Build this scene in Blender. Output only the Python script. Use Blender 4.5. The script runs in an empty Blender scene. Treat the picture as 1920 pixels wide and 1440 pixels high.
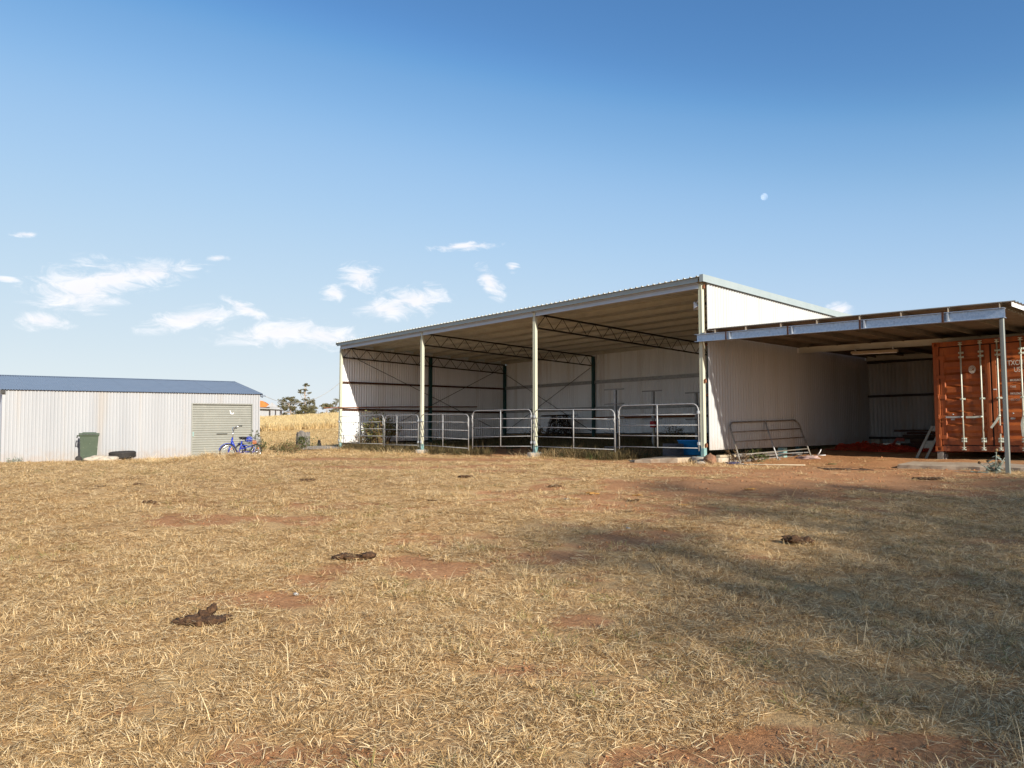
import bpy, math, random
import numpy as np
from mathutils import Vector, Matrix, noise as mnoise
R = math.radians
scene = bpy.context.scene
col = scene.collection

# ------------------------------------------------------------------ camera, sky, sun, exposure
CAM_H = 1.3
cd = bpy.data.cameras.new('camera'); cam = bpy.data.objects.new('camera', cd); col.objects.link(cam)
cam.location = (0, 0, CAM_H); cam.rotation_euler = (R(90) + .0665, 0, 0)
cd.sensor_width = 36; cd.lens = 26.84; cd.clip_start = .05; cd.clip_end = 3000
scene.camera = cam
scene.cycles.diffuse_bounces = 8

SUN_EL = R(23.0)
SUN_H = Vector((.534, -.845, 0)).normalized()          # horizontal direction towards the sun
SUN_DIR = Vector((SUN_H.x * math.cos(SUN_EL), SUN_H.y * math.cos(SUN_EL), math.sin(SUN_EL)))
SKY_STRENGTH = .10
world = bpy.data.worlds.new('World'); scene.world = world; world.use_nodes = True
wt = world.node_tree; wt.nodes.clear()
def wn(t, **k):
    n = wt.nodes.new(t)
    for a, b in k.items(): setattr(n, a, b)
    return n
wl = wt.links.new
sky = wn('ShaderNodeTexSky', sky_type='NISHITA', sun_disc=False)
sky.sun_elevation = SUN_EL; sky.sun_rotation = math.atan2(SUN_H.x, SUN_H.y) % (2 * math.pi)
sky.altitude = 400; sky.air_density = 1.0; sky.dust_density = .6; sky.ozone_density = 1.6
wout = wn('ShaderNodeOutputWorld'); wbg = wn('ShaderNodeBackground'); wbg.inputs['Strength'].default_value = SKY_STRENGTH
tc = wn('ShaderNodeTexCoord')
sep = wn('ShaderNodeSeparateXYZ'); wl(tc.outputs['Generated'], sep.inputs[0])
def wm(op, a, b=None, c=None, clamp=False):
    n = wn('ShaderNodeMath', operation=op, use_clamp=clamp)
    for i, v in enumerate((a, b, c)):
        if v is None: continue
        if isinstance(v, (int, float)): n.inputs[i].default_value = v
        else: wl(v, n.inputs[i])
    return n.outputs[0]
az = wm('MULTIPLY', wm('ARCTAN2', sep.outputs[0], sep.outputs[1]), 57.2958)
el = wm('MULTIPLY', wm('ARCSINE', sep.outputs[2]), 57.2958)
cmb = wn('ShaderNodeCombineXYZ'); wl(az, cmb.inputs[0]); wl(el, cmb.inputs[1])
# clouds: (azimuth, elevation, half length, half height, tilt) in degrees
CLOUDS = [(-29.6, 9.5, 2.8, 1.5, 12), (-28.0, 10.3, 3.0, 1.0, 14), (-25.6, 10.95, 3.0, .7, 8), (-31.8, 7.3, 1.6, .55, 3), (-23.0, 8.0, 3.0, .6, 13),
          (-19.4, 8.9, 1.5, .4, -20), (-17.0, 7.3, 3.8, .75, 6), (-14.0, 7.2, 2.6, .8, -4), (-11.3, 11.5, 1.35, .95, -10), (-13.2, 10.3, .95, .5, 10),
          (-7.6, 9.9, 2.6, .95, 8), (-9.4, 9.3, 2.2, .7, 5), (-1.7, 11.5, 1.35, .6, -55), (-3.6, 14.0, 2.4, .28, 4), (0.0, 12.45, .5, .3, 0),
          (-32.9, 12.6, .8, .16, 4), (23.4, 8.55, .75, .5, 0), (-33.8, 9.7, .6, .14, 0), (-21.4, 12.3, .7, .22, 5)]
rr = random.Random(5)
for k in range(16):                                    # the same scattered cloud goes on round the rest of the horizon
    CLOUDS.append((rr.choice((-1, 1)) * rr.uniform(44, 178), rr.uniform(6, 16), rr.uniform(1.5, 5), rr.uniform(.5, 1.3), rr.uniform(-10, 15)))
env = None
for (a, e, hl, hh, t) in CLOUDS:
    mp = wn('ShaderNodeMapping', vector_type='TEXTURE')
    mp.inputs['Location'].default_value = (a, e, 0); mp.inputs['Rotation'].default_value = (0, 0, R(t)); mp.inputs['Scale'].default_value = (hl * 1.6, hh * 1.7, 1)
    wl(cmb.outputs[0], mp.inputs['Vector'])
    ln = wn('ShaderNodeVectorMath', operation='LENGTH'); wl(mp.outputs[0], ln.inputs[0])
    v = wm('SUBTRACT', 1.0, ln.outputs['Value'], clamp=True)
    env = v if env is None else wm('MAXIMUM', env, v)
m2 = wn('ShaderNodeMapping'); m2.inputs['Scale'].default_value = (1, 1, 2.3); wl(tc.outputs['Generated'], m2.inputs['Vector'])
cn = wn('ShaderNodeTexNoise'); cn.inputs['Scale'].default_value = 26; cn.inputs['Detail'].default_value = 10; cn.inputs['Roughness'].default_value = .66; cn.inputs['Distortion'].default_value = .9
wl(m2.outputs[0], cn.inputs['Vector'])
cs = wm('ADD', env, wm('MULTIPLY', wm('SUBTRACT', cn.outputs['Fac'], .5), 2.4))
mr = wn('ShaderNodeMapRange', interpolation_type='SMOOTHSTEP'); mr.inputs['From Min'].default_value = .16; mr.inputs['From Max'].default_value = 1.0
mr.inputs['To Max'].default_value = .88; wl(cs, mr.inputs['Value'])
gate = wn('ShaderNodeMapRange', interpolation_type='SMOOTHSTEP'); gate.inputs['From Min'].default_value = .02; gate.inputs['From Max'].default_value = .25; wl(env, gate.inputs['Value'])
cmask = wm('MULTIPLY', mr.outputs[0], gate.outputs[0])
ccol = wn('ShaderNodeMix', data_type='RGBA')           # thin edges white, thick hearts faintly mauve
ccol.inputs[6].default_value = (6.3, 6.35, 6.5, 1); ccol.inputs[7].default_value = (5.7, 5.55, 5.75, 1)
wl(wm('MULTIPLY', env, .9), ccol.inputs[0])
smix = wn('ShaderNodeMix', data_type='RGBA')
# film response of the sky: one tone curve per channel over the whole dome
SKYK = SKY_STRENGTH * 2 ** .82
def vscale(sock, k):
    n = wn('ShaderNodeVectorMath', operation='SCALE'); wl(sock, n.inputs[0]); n.inputs['Scale'].default_value = k; return n.outputs[0]
crv = wn('ShaderNodeRGBCurve'); cm_ = crv.mapping; cm_.use_clip = False; cm_.extend = 'EXTRAPOLATED'
CURVES = ([(0, 0), (.141, .100), (.181, .205), (.266, .385), (.45, .56), (.72, .69), (1.1, .82), (3, 2.6)],
          [(0, 0), (.238, .262), (.301, .42), (.434, .60), (.65, .715), (.99, .81), (1.5, .95), (3, 2.5)],
          [(0, 0), (.413, .57), (.503, .74), (.672, .86), (.9, .885), (1.3, .90), (1.8, 1.02), (3, 2.3)])
for ci_, pts_ in enumerate(CURVES):
    c_ = cm_.curves[ci_]
    while len(c_.points) < len(pts_): c_.points.new(.5, .5)
    for p_, (x_, y_) in zip(c_.points, pts_): p_.location = (x_ / 3, y_); p_.handle_type = 'AUTO'
cm_.update()
wl(vscale(sky.outputs[0], .1 * 1.275 / 3), crv.inputs['Color'])
skyout = vscale(crv.outputs[0], 1 / SKYK)
wl(cmask, smix.inputs[0]); wl(skyout, smix.inputs[6]); wl(ccol.outputs[2], smix.inputs[7])
wl(smix.outputs[2], wbg.inputs['Color']); wl(wbg.outputs[0], wout.inputs[0])

sd = bpy.data.lights.new('sun', 'SUN'); sd.energy = 4.2; sd.angle = R(.53); sd.color = (1, .93, .82)
sun = bpy.data.objects.new('sun', sd); col.objects.link(sun)
sun.rotation_euler = SUN_DIR.to_track_quat('Z', 'Y').to_euler(); sun.location = (20, -30, 30)

vs = scene.view_settings
vs.view_transform = 'Standard'; vs.look = 'None'; vs.gamma = 1; vs.use_curve_mapping = False; vs.exposure = .82

# ------------------------------------------------------------------ helpers
def tag(o, label=None, cat=None, group=None, kind=None):
    if label: o['label'] = label
    if cat: o['category'] = cat
    if group: o['group'] = group
    if kind: o['kind'] = kind
    return o
def empty(name, loc, rz=0, label=None, cat=None, group=None, rot=None):
    o = bpy.data.objects.new(name, None); col.objects.link(o); o.empty_display_size = .2
    o.location = loc; o.rotation_euler = rot if rot else (0, 0, rz)
    return tag(o, label, cat, group)
def link(name, me, parent=None):
    o = bpy.data.objects.new(name, me); col.objects.link(o)
    if parent: o.parent = parent
    return o
class MB:
    def __init__(s): s.v = []; s.f = []; s.sm = []
    def add(s, vs, fs, smooth=False):
        b = len(s.v); s.v += [tuple(map(float, q)) for q in vs]
        for f in fs: s.f.append([b + i for i in f]); s.sm.append(smooth)
        return s
    def box(s, x0, x1, y0, y1, z0, z1, bev=0):
        if bev <= 0:
            return s.add([(x, y, z) for z in (z0, z1) for y in (y0, y1) for x in (x0, x1)],
                  [(0, 2, 3, 1), (4, 5, 7, 6), (0, 1, 5, 4), (2, 6, 7, 3), (0, 4, 6, 2), (1, 3, 7, 5)])
        b = min(bev, (x1-x0)*.45, (y1-y0)*.45, (z1-z0)*.45); vs = []
        for z, i in ((z0, b), (z0+b, 0), (z1-b, 0), (z1, b)):
            X0, X1, Y0, Y1 = x0+i, x1-i, y0+i, y1-i
            vs += [(X0+b, Y0, z), (X1-b, Y0, z), (X1, Y0+b, z), (X1, Y1-b, z), (X1-b, Y1, z), (X0+b, Y1, z), (X0, Y1-b, z), (X0, Y0+b, z)]
        fs = [tuple(range(7, -1, -1)), tuple(range(24, 32))]
        for k in range(3):
            for i in range(8): fs.append((k*8+i, k*8+(i+1) % 8, k*8+8+(i+1) % 8, k*8+8+i))
        return s.add(vs, fs)
    def bar(s, p, q, w, h, up=(0, 0, 1)):               # rectangular bar from p to q
        p = Vector(p); q = Vector(q); d = (q-p).normalized(); u = Vector(up)
        if abs(d.dot(u)) > .98: u = Vector((1, 0, 0))
        a = d.cross(u).normalized(); c = a.cross(d).normalized(); vs = []
        for e in (p, q):
            for i, j in ((-1, -1), (1, -1), (1, 1), (-1, 1)): vs.append(e + a*(i*w/2) + c*(j*h/2))
        return s.add(vs, [(3, 2, 1, 0), (4, 5, 6, 7), (0, 1, 5, 4), (1, 2, 6, 5), (2, 3, 7, 6), (3, 0, 4, 7)])
    def tube(s, path, r, n=8, closed=False, caps=True):
        P = [Vector(p) for p in path]; m = len(P); rs = r if isinstance(r, (list, tuple)) else [r]*m
        vs = []; last = None
        for i in range(m):
            if closed: d = P[(i+1) % m] - P[i-1]
            else: d = P[min(i+1, m-1)] - P[max(i-1, 0)]
            d.normalize()
            if last is None:
                u = Vector((0, 0, 1)) if abs(d.z) < .9 else Vector((1, 0, 0)); a = d.cross(u).normalized()
            else: a = (last - d*last.dot(d)).normalized()
            last = a; c = d.cross(a)
            for k in range(n):
                t = 2*math.pi*k/n; vs.append(P[i] + (a*math.cos(t) + c*math.sin(t))*rs[i])
        fs = []
        for i in range(m if closed else m-1):
            j = (i+1) % m
            for k in range(n): fs.append((i*n+k, i*n+(k+1) % n, j*n+(k+1) % n, j*n+k))
        b = len(s.v); s.add(vs, fs, True)
        if caps and not closed:
            s.f += [[b+k for k in range(n-1, -1, -1)], [b+(m-1)*n+k for k in range(n)]]; s.sm += [False, False]
        return s
    def lathe(s, prof, n=24, c=(0, 0, 0), sx=1, sy=1, smooth=True, capb=True, capt=True):
        vs = []; m = len(prof)
        for r_, z in prof:
            for k in range(n):
                t = 2*math.pi*k/n; vs.append((c[0]+r_*sx*math.cos(t), c[1]+r_*sy*math.sin(t), c[2]+z))
        fs = [(i*n+k, i*n+(k+1) % n, (i+1)*n+(k+1) % n, (i+1)*n+k) for i in range(m-1) for k in range(n)]
        b = len(s.v); s.add(vs, fs, smooth)
        if capb: s.f.append([b+k for k in range(n-1, -1, -1)]); s.sm.append(False)
        if capt: s.f.append([b+(m-1)*n+k for k in range(n)]); s.sm.append(False)
        return s
    def prism(s, pts, y0, y1, axis='y'):                # outline in two axes, extruded along the third
        n = len(pts)
        def mk(a, b, t): return {'y': (a, t, b), 'x': (t, a, b), 'z': (a, b, t)}[axis]
        vs = [mk(a, b, y0) for a, b in pts] + [mk(a, b, y1) for a, b in pts]
        fs = [tuple(range(n)), tuple(range(2*n-1, n-1, -1))] + [(i, i+n, (i+1) % n+n, (i+1) % n) for i in range(n)]
        return s.add(vs, fs)
    def blob(s, c, r, seed=0, rough=.25, sq=(1, 1, 1), sub=2, fr=2.2):
        import bmesh
        bm = bmesh.new(); bmesh.ops.create_icosphere(bm, subdivisions=sub, radius=1)
        vs = []
        for v in bm.verts:
            k = 1 + rough*mnoise.noise(v.co*fr + Vector((seed*7.1, seed*3.3, seed)))+.4*rough*mnoise.noise(v.co*fr*2.7 + Vector((seed, 0, seed*2.2)))
            vs.append((c[0]+v.co.x*r*k*sq[0], c[1]+v.co.y*r*k*sq[1], c[2]+v.co.z*r*k*sq[2]))
        fs = [[v.index for v in f.verts] for f in bm.faces]; bm.free()
        return s.add(vs, fs, True)
    def mesh(s, name, mat):
        me = bpy.data.meshes.new(name); me.from_pydata(s.v, [], s.f)
        me.polygons.foreach_set('use_smooth', s.sm)
        if mat: me.materials.append(mat)
        me.update(); return me
    def build(s, name, mat, parent=None): return link(name, s.mesh(name, mat), parent)

# ------------------------------------------------------------------ materials
def mudfoot(m, top=.55, amount=.28, c=(.34, .23, .14)):
    nt = m.node_tree; L = nt.links.new; bs = nt.nodes['Principled BSDF']; src = bs.inputs['Base Color'].links[0].from_socket
    t = nt.nodes.new('ShaderNodeTexCoord'); sp_ = nt.nodes.new('ShaderNodeSeparateXYZ'); L(t.outputs['Object'], sp_.inputs[0])
    nz = nt.nodes.new('ShaderNodeTexNoise'); nz.inputs['Scale'].default_value = 5; nz.inputs['Detail'].default_value = 8; L(t.outputs['Object'], nz.inputs['Vector'])
    a = nt.nodes.new('ShaderNodeMath'); a.operation = 'MULTIPLY_ADD'; L(nz.outputs['Fac'], a.inputs[0]); a.inputs[1].default_value = -.9; L(sp_.outputs[2], a.inputs[2])
    r = nt.nodes.new('ShaderNodeMapRange'); r.interpolation_type = 'SMOOTHSTEP'; r.inputs['From Min'].default_value = top-.55; r.inputs['From Max'].default_value = -.42; r.inputs['To Max'].default_value = amount; L(a.outputs[0], r.inputs['Value'])
    mx = nt.nodes.new('ShaderNodeMix'); mx.data_type = 'RGBA'; mx.inputs[7].default_value = (*c, 1); L(r.outputs[0], mx.inputs[0]); L(src, mx.inputs[6]); L(mx.outputs[2], bs.inputs['Base Color']); return m
def M(name, c, rough=.6, metal=0.0, scale=4.0, stretch=(1, 1, 1), detail=6, bump=0.0, bscale=60.0, spec=.4, fine=None, trans=0.0, island=0.0, back=None):
    """c: list of colours mixed by a noise; fine: second, finer speckle (colour, scale, amount)."""
    m = bpy.data.materials.new(name); m.use_nodes = True; nt = m.node_tree; L = nt.links.new
    bs = nt.nodes['Principled BSDF']; bs.inputs['Roughness'].default_value = rough; bs.inputs['Metallic'].default_value = metal
    bs.inputs['Specular IOR Level'].default_value = spec
    t = nt.nodes.new('ShaderNodeTexCoord'); mp = nt.nodes.new('ShaderNodeMapping'); mp.inputs['Scale'].default_value = stretch; L(t.outputs['Object'], mp.inputs['Vector'])
    nz = nt.nodes.new('ShaderNodeTexNoise'); nz.inputs['Scale'].default_value = scale; nz.inputs['Detail'].default_value = detail; nz.inputs['Roughness'].default_value = .6
    L(mp.outputs[0], nz.inputs['Vector'])
    rp = nt.nodes.new('ShaderNodeValToRGB'); e = rp.color_ramp.elements
    while len(e) < len(c): e.new(.5)
    for i, q in enumerate(c):
        e[i].position = .3 + .4*i/max(1, len(c)-1); e[i].color = (*q, 1)
    if len(c) == 1: e[1].color = (*c[0], 1)
    fac = nz.outputs['Fac']
    if island > 0:
        g = nt.nodes.new('ShaderNodeNewGeometry'); mx = nt.nodes.new('ShaderNodeMix'); mx.inputs[0].default_value = island
        rm = nt.nodes.new('ShaderNodeMapRange'); rm.inputs['To Min'].default_value = .2; rm.inputs['To Max'].default_value = .8
        L(g.outputs['Random Per Island'], rm.inputs['Value']); L(fac, mx.inputs[2]); L(rm.outputs[0], mx.inputs[3]); fac = mx.outputs[0]
    L(fac, rp.inputs[0]); out = rp.outputs[0]
    if fine:
        n2 = nt.nodes.new('ShaderNodeTexNoise'); n2.inputs['Scale'].default_value = fine[1]; n2.inputs['Detail'].default_value = 4; L(mp.outputs[0], n2.inputs['Vector'])
        r2 = nt.nodes.new('ShaderNodeMapRange'); r2.inputs['From Min'].default_value = fine[3] if len(fine) > 3 else .52; r2.inputs['From Max'].default_value = r2.inputs['From Min'].default_value+.13; r2.inputs['To Max'].default_value = fine[2]
        L(n2.outputs['Fac'], r2.inputs['Value'])
        mx2 = nt.nodes.new('ShaderNodeMix'); mx2.data_type = 'RGBA'; mx2.inputs[7].default_value = (*fine[0], 1)
        L(r2.outputs[0], mx2.inputs[0]); L(out, mx2.inputs[6]); out = mx2.outputs[2]
    L(out, bs.inputs['Base Color'])
    if bump > 0:
        n3 = nt.nodes.new('ShaderNodeTexNoise'); n3.inputs['Scale'].default_value = bscale; n3.inputs['Detail'].default_value = 5; L(mp.outputs[0], n3.inputs['Vector'])
        bp = nt.nodes.new('ShaderNodeBump'); bp.inputs['Strength'].default_value = bump; bp.inputs['Distance'].default_value = .02
        L(n3.outputs['Fac'], bp.inputs['Height']); L(bp.outputs[0], bs.inputs['Normal'])
    if trans > 0:
        tr = nt.nodes.new('ShaderNodeBsdfTranslucent'); L(out, tr.inputs['Color'])
        ms = nt.nodes.new('ShaderNodeMixShader'); ms.inputs[0].default_value = trans
        L(bs.outputs[0], ms.inputs[1]); L(tr.outputs[0], ms.inputs[2]); L(ms.outputs[0], nt.nodes['Material Output'].inputs[0])
    return m
V = (1, 1, .06)                                          # vertical streaks
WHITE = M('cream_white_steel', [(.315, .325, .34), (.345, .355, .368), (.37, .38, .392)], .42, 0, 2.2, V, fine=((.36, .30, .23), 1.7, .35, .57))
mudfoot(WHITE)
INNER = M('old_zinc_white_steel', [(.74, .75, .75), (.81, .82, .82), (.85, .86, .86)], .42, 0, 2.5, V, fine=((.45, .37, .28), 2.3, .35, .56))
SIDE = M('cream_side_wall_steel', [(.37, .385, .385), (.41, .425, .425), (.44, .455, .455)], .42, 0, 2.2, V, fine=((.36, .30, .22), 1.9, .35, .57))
mudfoot(INNER, .75, .35); mudfoot(SIDE, .75, .35)
GALV = M('galvanised_steel', [(.40, .43, .46), (.50, .53, .56), (.60, .62, .63)], .38, .55, 14, bump=.03, bscale=40)
GALVBEAM = M('spangled_galvanised_beam', [(.27, .34, .44), (.37, .44, .54), (.48, .53, .61)], .36, .65, 22, detail=8, fine=((.20, .16, .13), 9, .5, .60))
DULLGALV = M('dull_galvanised_tube', [(.27, .28, .28), (.36, .36, .355), (.44, .44, .43)], .5, .25, 9)
DARKTUBE = M('tarnished_tube', [(.16, .14, .11), (.25, .23, .20)], .55, .2, 9)
ROOFTOP = M('grey_roof_sheet', [(.36, .38, .38), (.44, .46, .46)], .45, .2, 3)
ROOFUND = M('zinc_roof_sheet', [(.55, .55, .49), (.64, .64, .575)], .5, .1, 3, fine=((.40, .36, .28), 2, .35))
PURLIN = M('zinc_purlin', [(.50, .48, .41), (.58, .56, .49)], .5, .15, 5)
SHADEWALL = M('grey_zinc_wall_steel', [(.30, .315, .31), (.37, .385, .38), (.42, .435, .43)], .42, 0, 2.5, V, fine=((.28, .22, .15), 2.3, .4, .54))
LITTER = M('dusty_white_scrap', [(.40, .37, .33), (.52, .50, .46)], .8)
SLOPE = M('pale_slope_grass', [(.46, .31, .13), (.70, .52, .25), (.84, .68, .39)], .8, 0, .06, trans=.25, island=.6, spec=.2)
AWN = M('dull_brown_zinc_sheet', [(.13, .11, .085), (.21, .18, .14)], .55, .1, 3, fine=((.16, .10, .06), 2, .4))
CREAMPOST = M('cream_green_primer', [(.42, .44, .32), (.52, .52, .40), (.58, .56, .44)], .55, 0, 6, V, fine=((.33, .38, .30), 7, .5))
GREENPOST = M('dark_green_paint', [(.012, .055, .055), (.02, .08, .075)], .45, 0, 4)
TEAL = M('teal_primer', [(.16, .30, .30), (.24, .38, .36)], .55, 0, 9, fine=((.35, .30, .22), 8, .5))
POSTGREY = M('aged_galvanised_post', [(.12, .135, .12), (.19, .20, .17), (.24, .26, .25)], .5, .3, 5, V, fine=((.16, .12, .08), 9, .5, .56))
BLACKSTEEL = M('dark_steel', [(.022, .018, .014), (.045, .038, .03)], .55, .1, 8)
RUST = M('rusty_steel', [(.10, .035, .018), (.19, .075, .035), (.26, .12, .06)], .85, .05, 14, bump=.2)
DARKRUST = M('dark_rusty_girt', [(.045, .02, .013), (.10, .04, .022)], .8, .05, 9)
CONCRETE = M('weathered_concrete', [(.34, .29, .23), (.44, .385, .31), (.50, .45, .37)], .9, 0, 5, bump=.35, bscale=45, fine=((.25, .19, .13), 12, .6))
TIMBER = M('grey_weathered_timber', [(.10, .09, .08), (.18, .165, .15), (.25, .23, .20)], .9, 0, 6, (8, 1, 1), bump=.4, bscale=30)
DARKWOOD = M('dark_timber', [(.035, .022, .015), (.09, .055, .035)], .9, 0, 5, (1, 6, 1), bump=.3)
PALEWOOD = M('pale_timber', [(.34, .28, .19), (.45, .38, .27)], .85, 0, 6, (8, 1, 1))
BLUEROOF = M('blue_grey_roof_sheet', [(.17, .205, .255), (.195, .23, .28)], .38, 0, 3, fine=((.25, .28, .30), 30, .3, .64))
BARGE = M('pale_green_flashing', [(.27, .32, .33), (.31, .36, .365)], .45, 0, 3)
BLUEWHITE = M('pale_blue_flashing', [(.44, .49, .56), (.50, .54, .60)], .42, .1, 3)
DOORCOL = M('khaki_grey_roller', [(.235, .24, .215), (.275, .28, .25)], .5, 0, 2, fine=((.42, .41, .36), 5, .25, .6))
BINGREEN = M('faded_green_plastic', [(.032, .054, .030), (.046, .070, .040)], .5, 0, 4, fine=((.25, .30, .22), 18, .6, .65))
RUBBER = M('old_black_rubber', [(.02, .018, .017), (.045, .04, .036)], .85, 0, 10, bump=.2)
BLACKPL = M('black_plastic', [(.012, .012, .012), (.025, .024, .022)], .5, 0, 9)
BLUEPAINT = M('blue_gloss_paint', [(.014, .035, .30), (.022, .05, .40)], .25, 0, 4)
CHROME = M('chrome', [(.55, .55, .55), (.65, .65, .65)], .25, .9, 4)
WHITEPAINT = M('white_print', [(.50, .47, .42), (.60, .57, .52)], .6, 0, 25, fine=((.36, .12, .04), 30, .7, .62))
WHITEPL = M('white_plastic', [(.7, .7, .7), (.8, .8, .8)], .4, 0, 5)
ORANGEREFL = M('orange_reflector', [(.7, .16, .02), (.8, .22, .03)], .3, 0, 5)
CONTORANGE = M('rusty_orange_container_paint', [(.23, .052, .012), (.32, .08, .018), (.40, .115, .03)], .55, 0, 2.6, (1, 1, .35), fine=((.13, .035, .015), 6, .6, .55), bump=.05, bscale=30)
SILLRUST = M('rusted_container_sill', [(.17, .05, .022), (.26, .075, .03)], .7, 0, 6, fine=((.08, .03, .018), 14, .7, .54))
ROD = M('rod_grey_green', [(.42, .47, .40), (.56, .58, .50)], .45, .1, 8, fine=((.20, .10, .05), 22, .7, .60))
GASKET = M('black_gasket', [(.008, .007, .006), (.016, .014, .012)], .7)
REDMESH = M('orange_barrier_mesh', [(.42, .035, .012), (.60, .06, .018)], .6, 0, 6, trans=.2)
REDBOX = M('dark_red_plastic', [(.35, .01, .015), (.45, .02, .02)], .45)
BLUETUB = M('blue_plastic', [(.015, .21, .52), (.025, .26, .60)], .4, 0, 4)
WIREMESH = M('grey_wire', [(.10, .11, .13), (.18, .19, .21)], .5, .4, 9)
ROCK = M('red_brown_rock', [(.18, .09, .05), (.30, .16, .095)], .9, 0, 7, bump=.5, bscale=25)
CLODM = M('red_soil_clod', [(.22, .10, .042), (.38, .18, .08), (.50, .27, .13)], .95, 0, .8)
DUNG = M('dry_dung', [(.026, .013, .007), (.075, .038, .018), (.15, .08, .036)], .95, 0, 26, bump=.7, bscale=70)
DUNGTAN = M('sun_bleached_dung', [(.30, .15, .04), (.46, .26, .08)], .95, 0, 20, bump=.6, bscale=60)
LEAFGREEN = M('weed_leaf', [(.045, .075, .018), (.085, .11, .03), (.14, .14, .05)], .6, 0, 8, trans=.3, island=.7)
BUSHLEAF = M('sunny_bush_leaf', [(.09, .12, .03), (.17, .19, .05), (.27, .26, .09)], .6, 0, 8, trans=.4, island=.7)
LEAFBROWN = M('dead_leaf', [(.10, .055, .025), (.20, .115, .05), (.30, .20, .09)], .8, 0, 8, trans=.25, island=.7)
THISTLE = M('grey_green_thistle_leaf', [(.16, .20, .16), (.26, .31, .26), (.36, .40, .33)], .7, 0, 8, trans=.2, island=.7)
GUMLEAF = M('gum_leaf', [(.035, .045, .018), (.07, .075, .03), (.13, .115, .05)], .55, 0, 2, trans=.25, island=.6)
FARGUM = M('sunlit_gum_leaf', [(.07, .075, .03), (.15, .135, .06), (.27, .225, .11)], .6, 0, 2, trans=.3, island=.7)
PALEGUM = M('pale_gum_leaf', [(.13, .12, .055), (.20, .18, .085), (.26, .235, .12)], .6, 0, 2, trans=.3, island=.6)
BARK = M('gum_bark', [(.20, .14, .11), (.34, .28, .23), (.46, .40, .34)], .9, 0, 3, (1, 1, .2), bump=.4)
STEM = M('dry_stem', [(.12, .075, .035), (.24, .16, .08)], .85)
STRAW = M('cured_straw', [(.17, .10, .042), (.60, .392, .168), (.79, .565, .278), (.90, .715, .42)], .75, 0, .9, trans=.22, island=.78, spec=.25)
STRAWG = M('half_green_grass', [(.20, .20, .06), (.36, .32, .11), (.55, .43, .18)], .7, 0, .5, trans=.25, island=.7, spec=.25)
GOLD = M('tall_golden_grass', [(.58, .43, .20), (.72, .56, .29), (.82, .68, .41)], .8, 0, .06, trans=.25, island=.6, spec=.2)
WEEDDRY = M('dry_weed_stalk', [(.07, .05, .022), (.14, .105, .045), (.25, .19, .085)], .8, 0, 1, trans=.2, island=.75)

# ------------------------------------------------------------------ site frame and terrain
TH = .7222
P4 = Vector((4.6752, 18.6744)); ZB = CAM_H - .524
AX = Vector((math.sin(TH), -math.cos(TH))); BX = Vector((math.cos(TH), math.sin(TH)))
RZ = math.atan2(AX.y, AX.x)
def W(x, y, z=0):                                        # shed frame -> world
    p = P4 + AX*x + BX*y
    return (p.x, p.y, ZB+z)
def sst(v, a, b):
    t = np.clip((v-a)/(b-a), 0, 1); return t*t*(3-2*t)
def hash2(i, j, s):
    h = np.sin(i*127.1 + j*311.7 + s*74.7)*43758.5453
    return h - np.floor(h)
def vnoise(x, y, s=0):
    xi = np.floor(x); yi = np.floor(y); fx = x-xi; fy = y-yi
    fx = fx*fx*(3-2*fx); fy = fy*fy*(3-2*fy)
    a = hash2(xi, yi, s); b = hash2(xi+1, yi, s); c = hash2(xi, yi+1, s); d = hash2(xi+1, yi+1, s)
    return (a*(1-fx)+b*fx)*(1-fy) + (c*(1-fx)+d*fx)*fy
def fbm(x, y, s=0, o=4):
    r = 0; a = .5; n = 0
    for k in range(o): r = r + a*vnoise(x*2**k+17.3*k, y*2**k-9.1*k, s+k); n += a; a *= .5
    return r/n
def local(X, Y):
    dx = X-P4.x; dy = Y-P4.y
    return dx*AX.x+dy*AX.y, dx*BX.x+dy*BX.y
def terrain(X, Y):
    X = np.asarray(X, float); Y = np.asarray(Y, float)
    lx, ly = local(X, Y); t = np.clip(ly-1, 0, 54)
    rise = .045*t + .0006*t*t - .02*np.clip(ly-55, 0, 400)
    z = .6*sst(Y, 2, 15) - .2*sst(-X, 5, 15)*sst(Y, 2, 15) + rise + .13*np.exp(-((X+8.2)**2+(Y-33)**2)/9)
    d = np.hypot(X, Y)
    return z + (fbm(X*.8, Y*.8, 3, 4)-.5)*.07*np.clip(1.3-d/60, .25, 1) + (fbm(X*.05, Y*.05, 8, 3)-.5)*.9*sst(d, 60, 160)
def tz(x, y): return float(terrain(x, y))
# bare earth: (x, y, half length, half width, angle, strength)
BARE = [(5.9, 15.4, 3.4, 2.6, -50, .9), (6.9, 19.0, 3.6, 3.8, -50, 1.0), (2.6, 11.2, 2.6, 1.3, 5, .42), (1.6, 9.9, 1.9, .8, 0, .35), (5.2, 12.0, 3.0, 1.2, 0, .3),
        (-3.2, 21.5, 4.8, 1.2, -8, 1.0), (-.2, 25.2, 2.6, 1.4, -35, 1.1), (-2.2, 16.6, 2.4, .8, 5, .95), (-.3, 14.6, 1.4, .5, 0, .5), (-.6, 27.5, 2.6, 1.8, -50, .8),
        (.3, 7.5, 1.5, .8, 0, .45), (-1.1, 6.5, .9, .35, 10, .5), (1.15, 3.35, .34, .13, 10, .6), (.55, 3.15, .28, .12, 0, .5), (.45, 5.0, .25, .12, 0, .9), (1.3, 3.95, .3, .12, 0, .45),
        (-.75, 3.2, .3, .09, 0, .5), (-1.9, 3.6, .35, .10, 15, .45), (1.75, 3.2, .35, .15, 10, .5), (.1, 4.2, .4, .15, 0, .4), (-3, 8.8, 1.3, .35, 4, .45), (-1.6, 5.6, .6, .2, 0, .4)]
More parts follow.
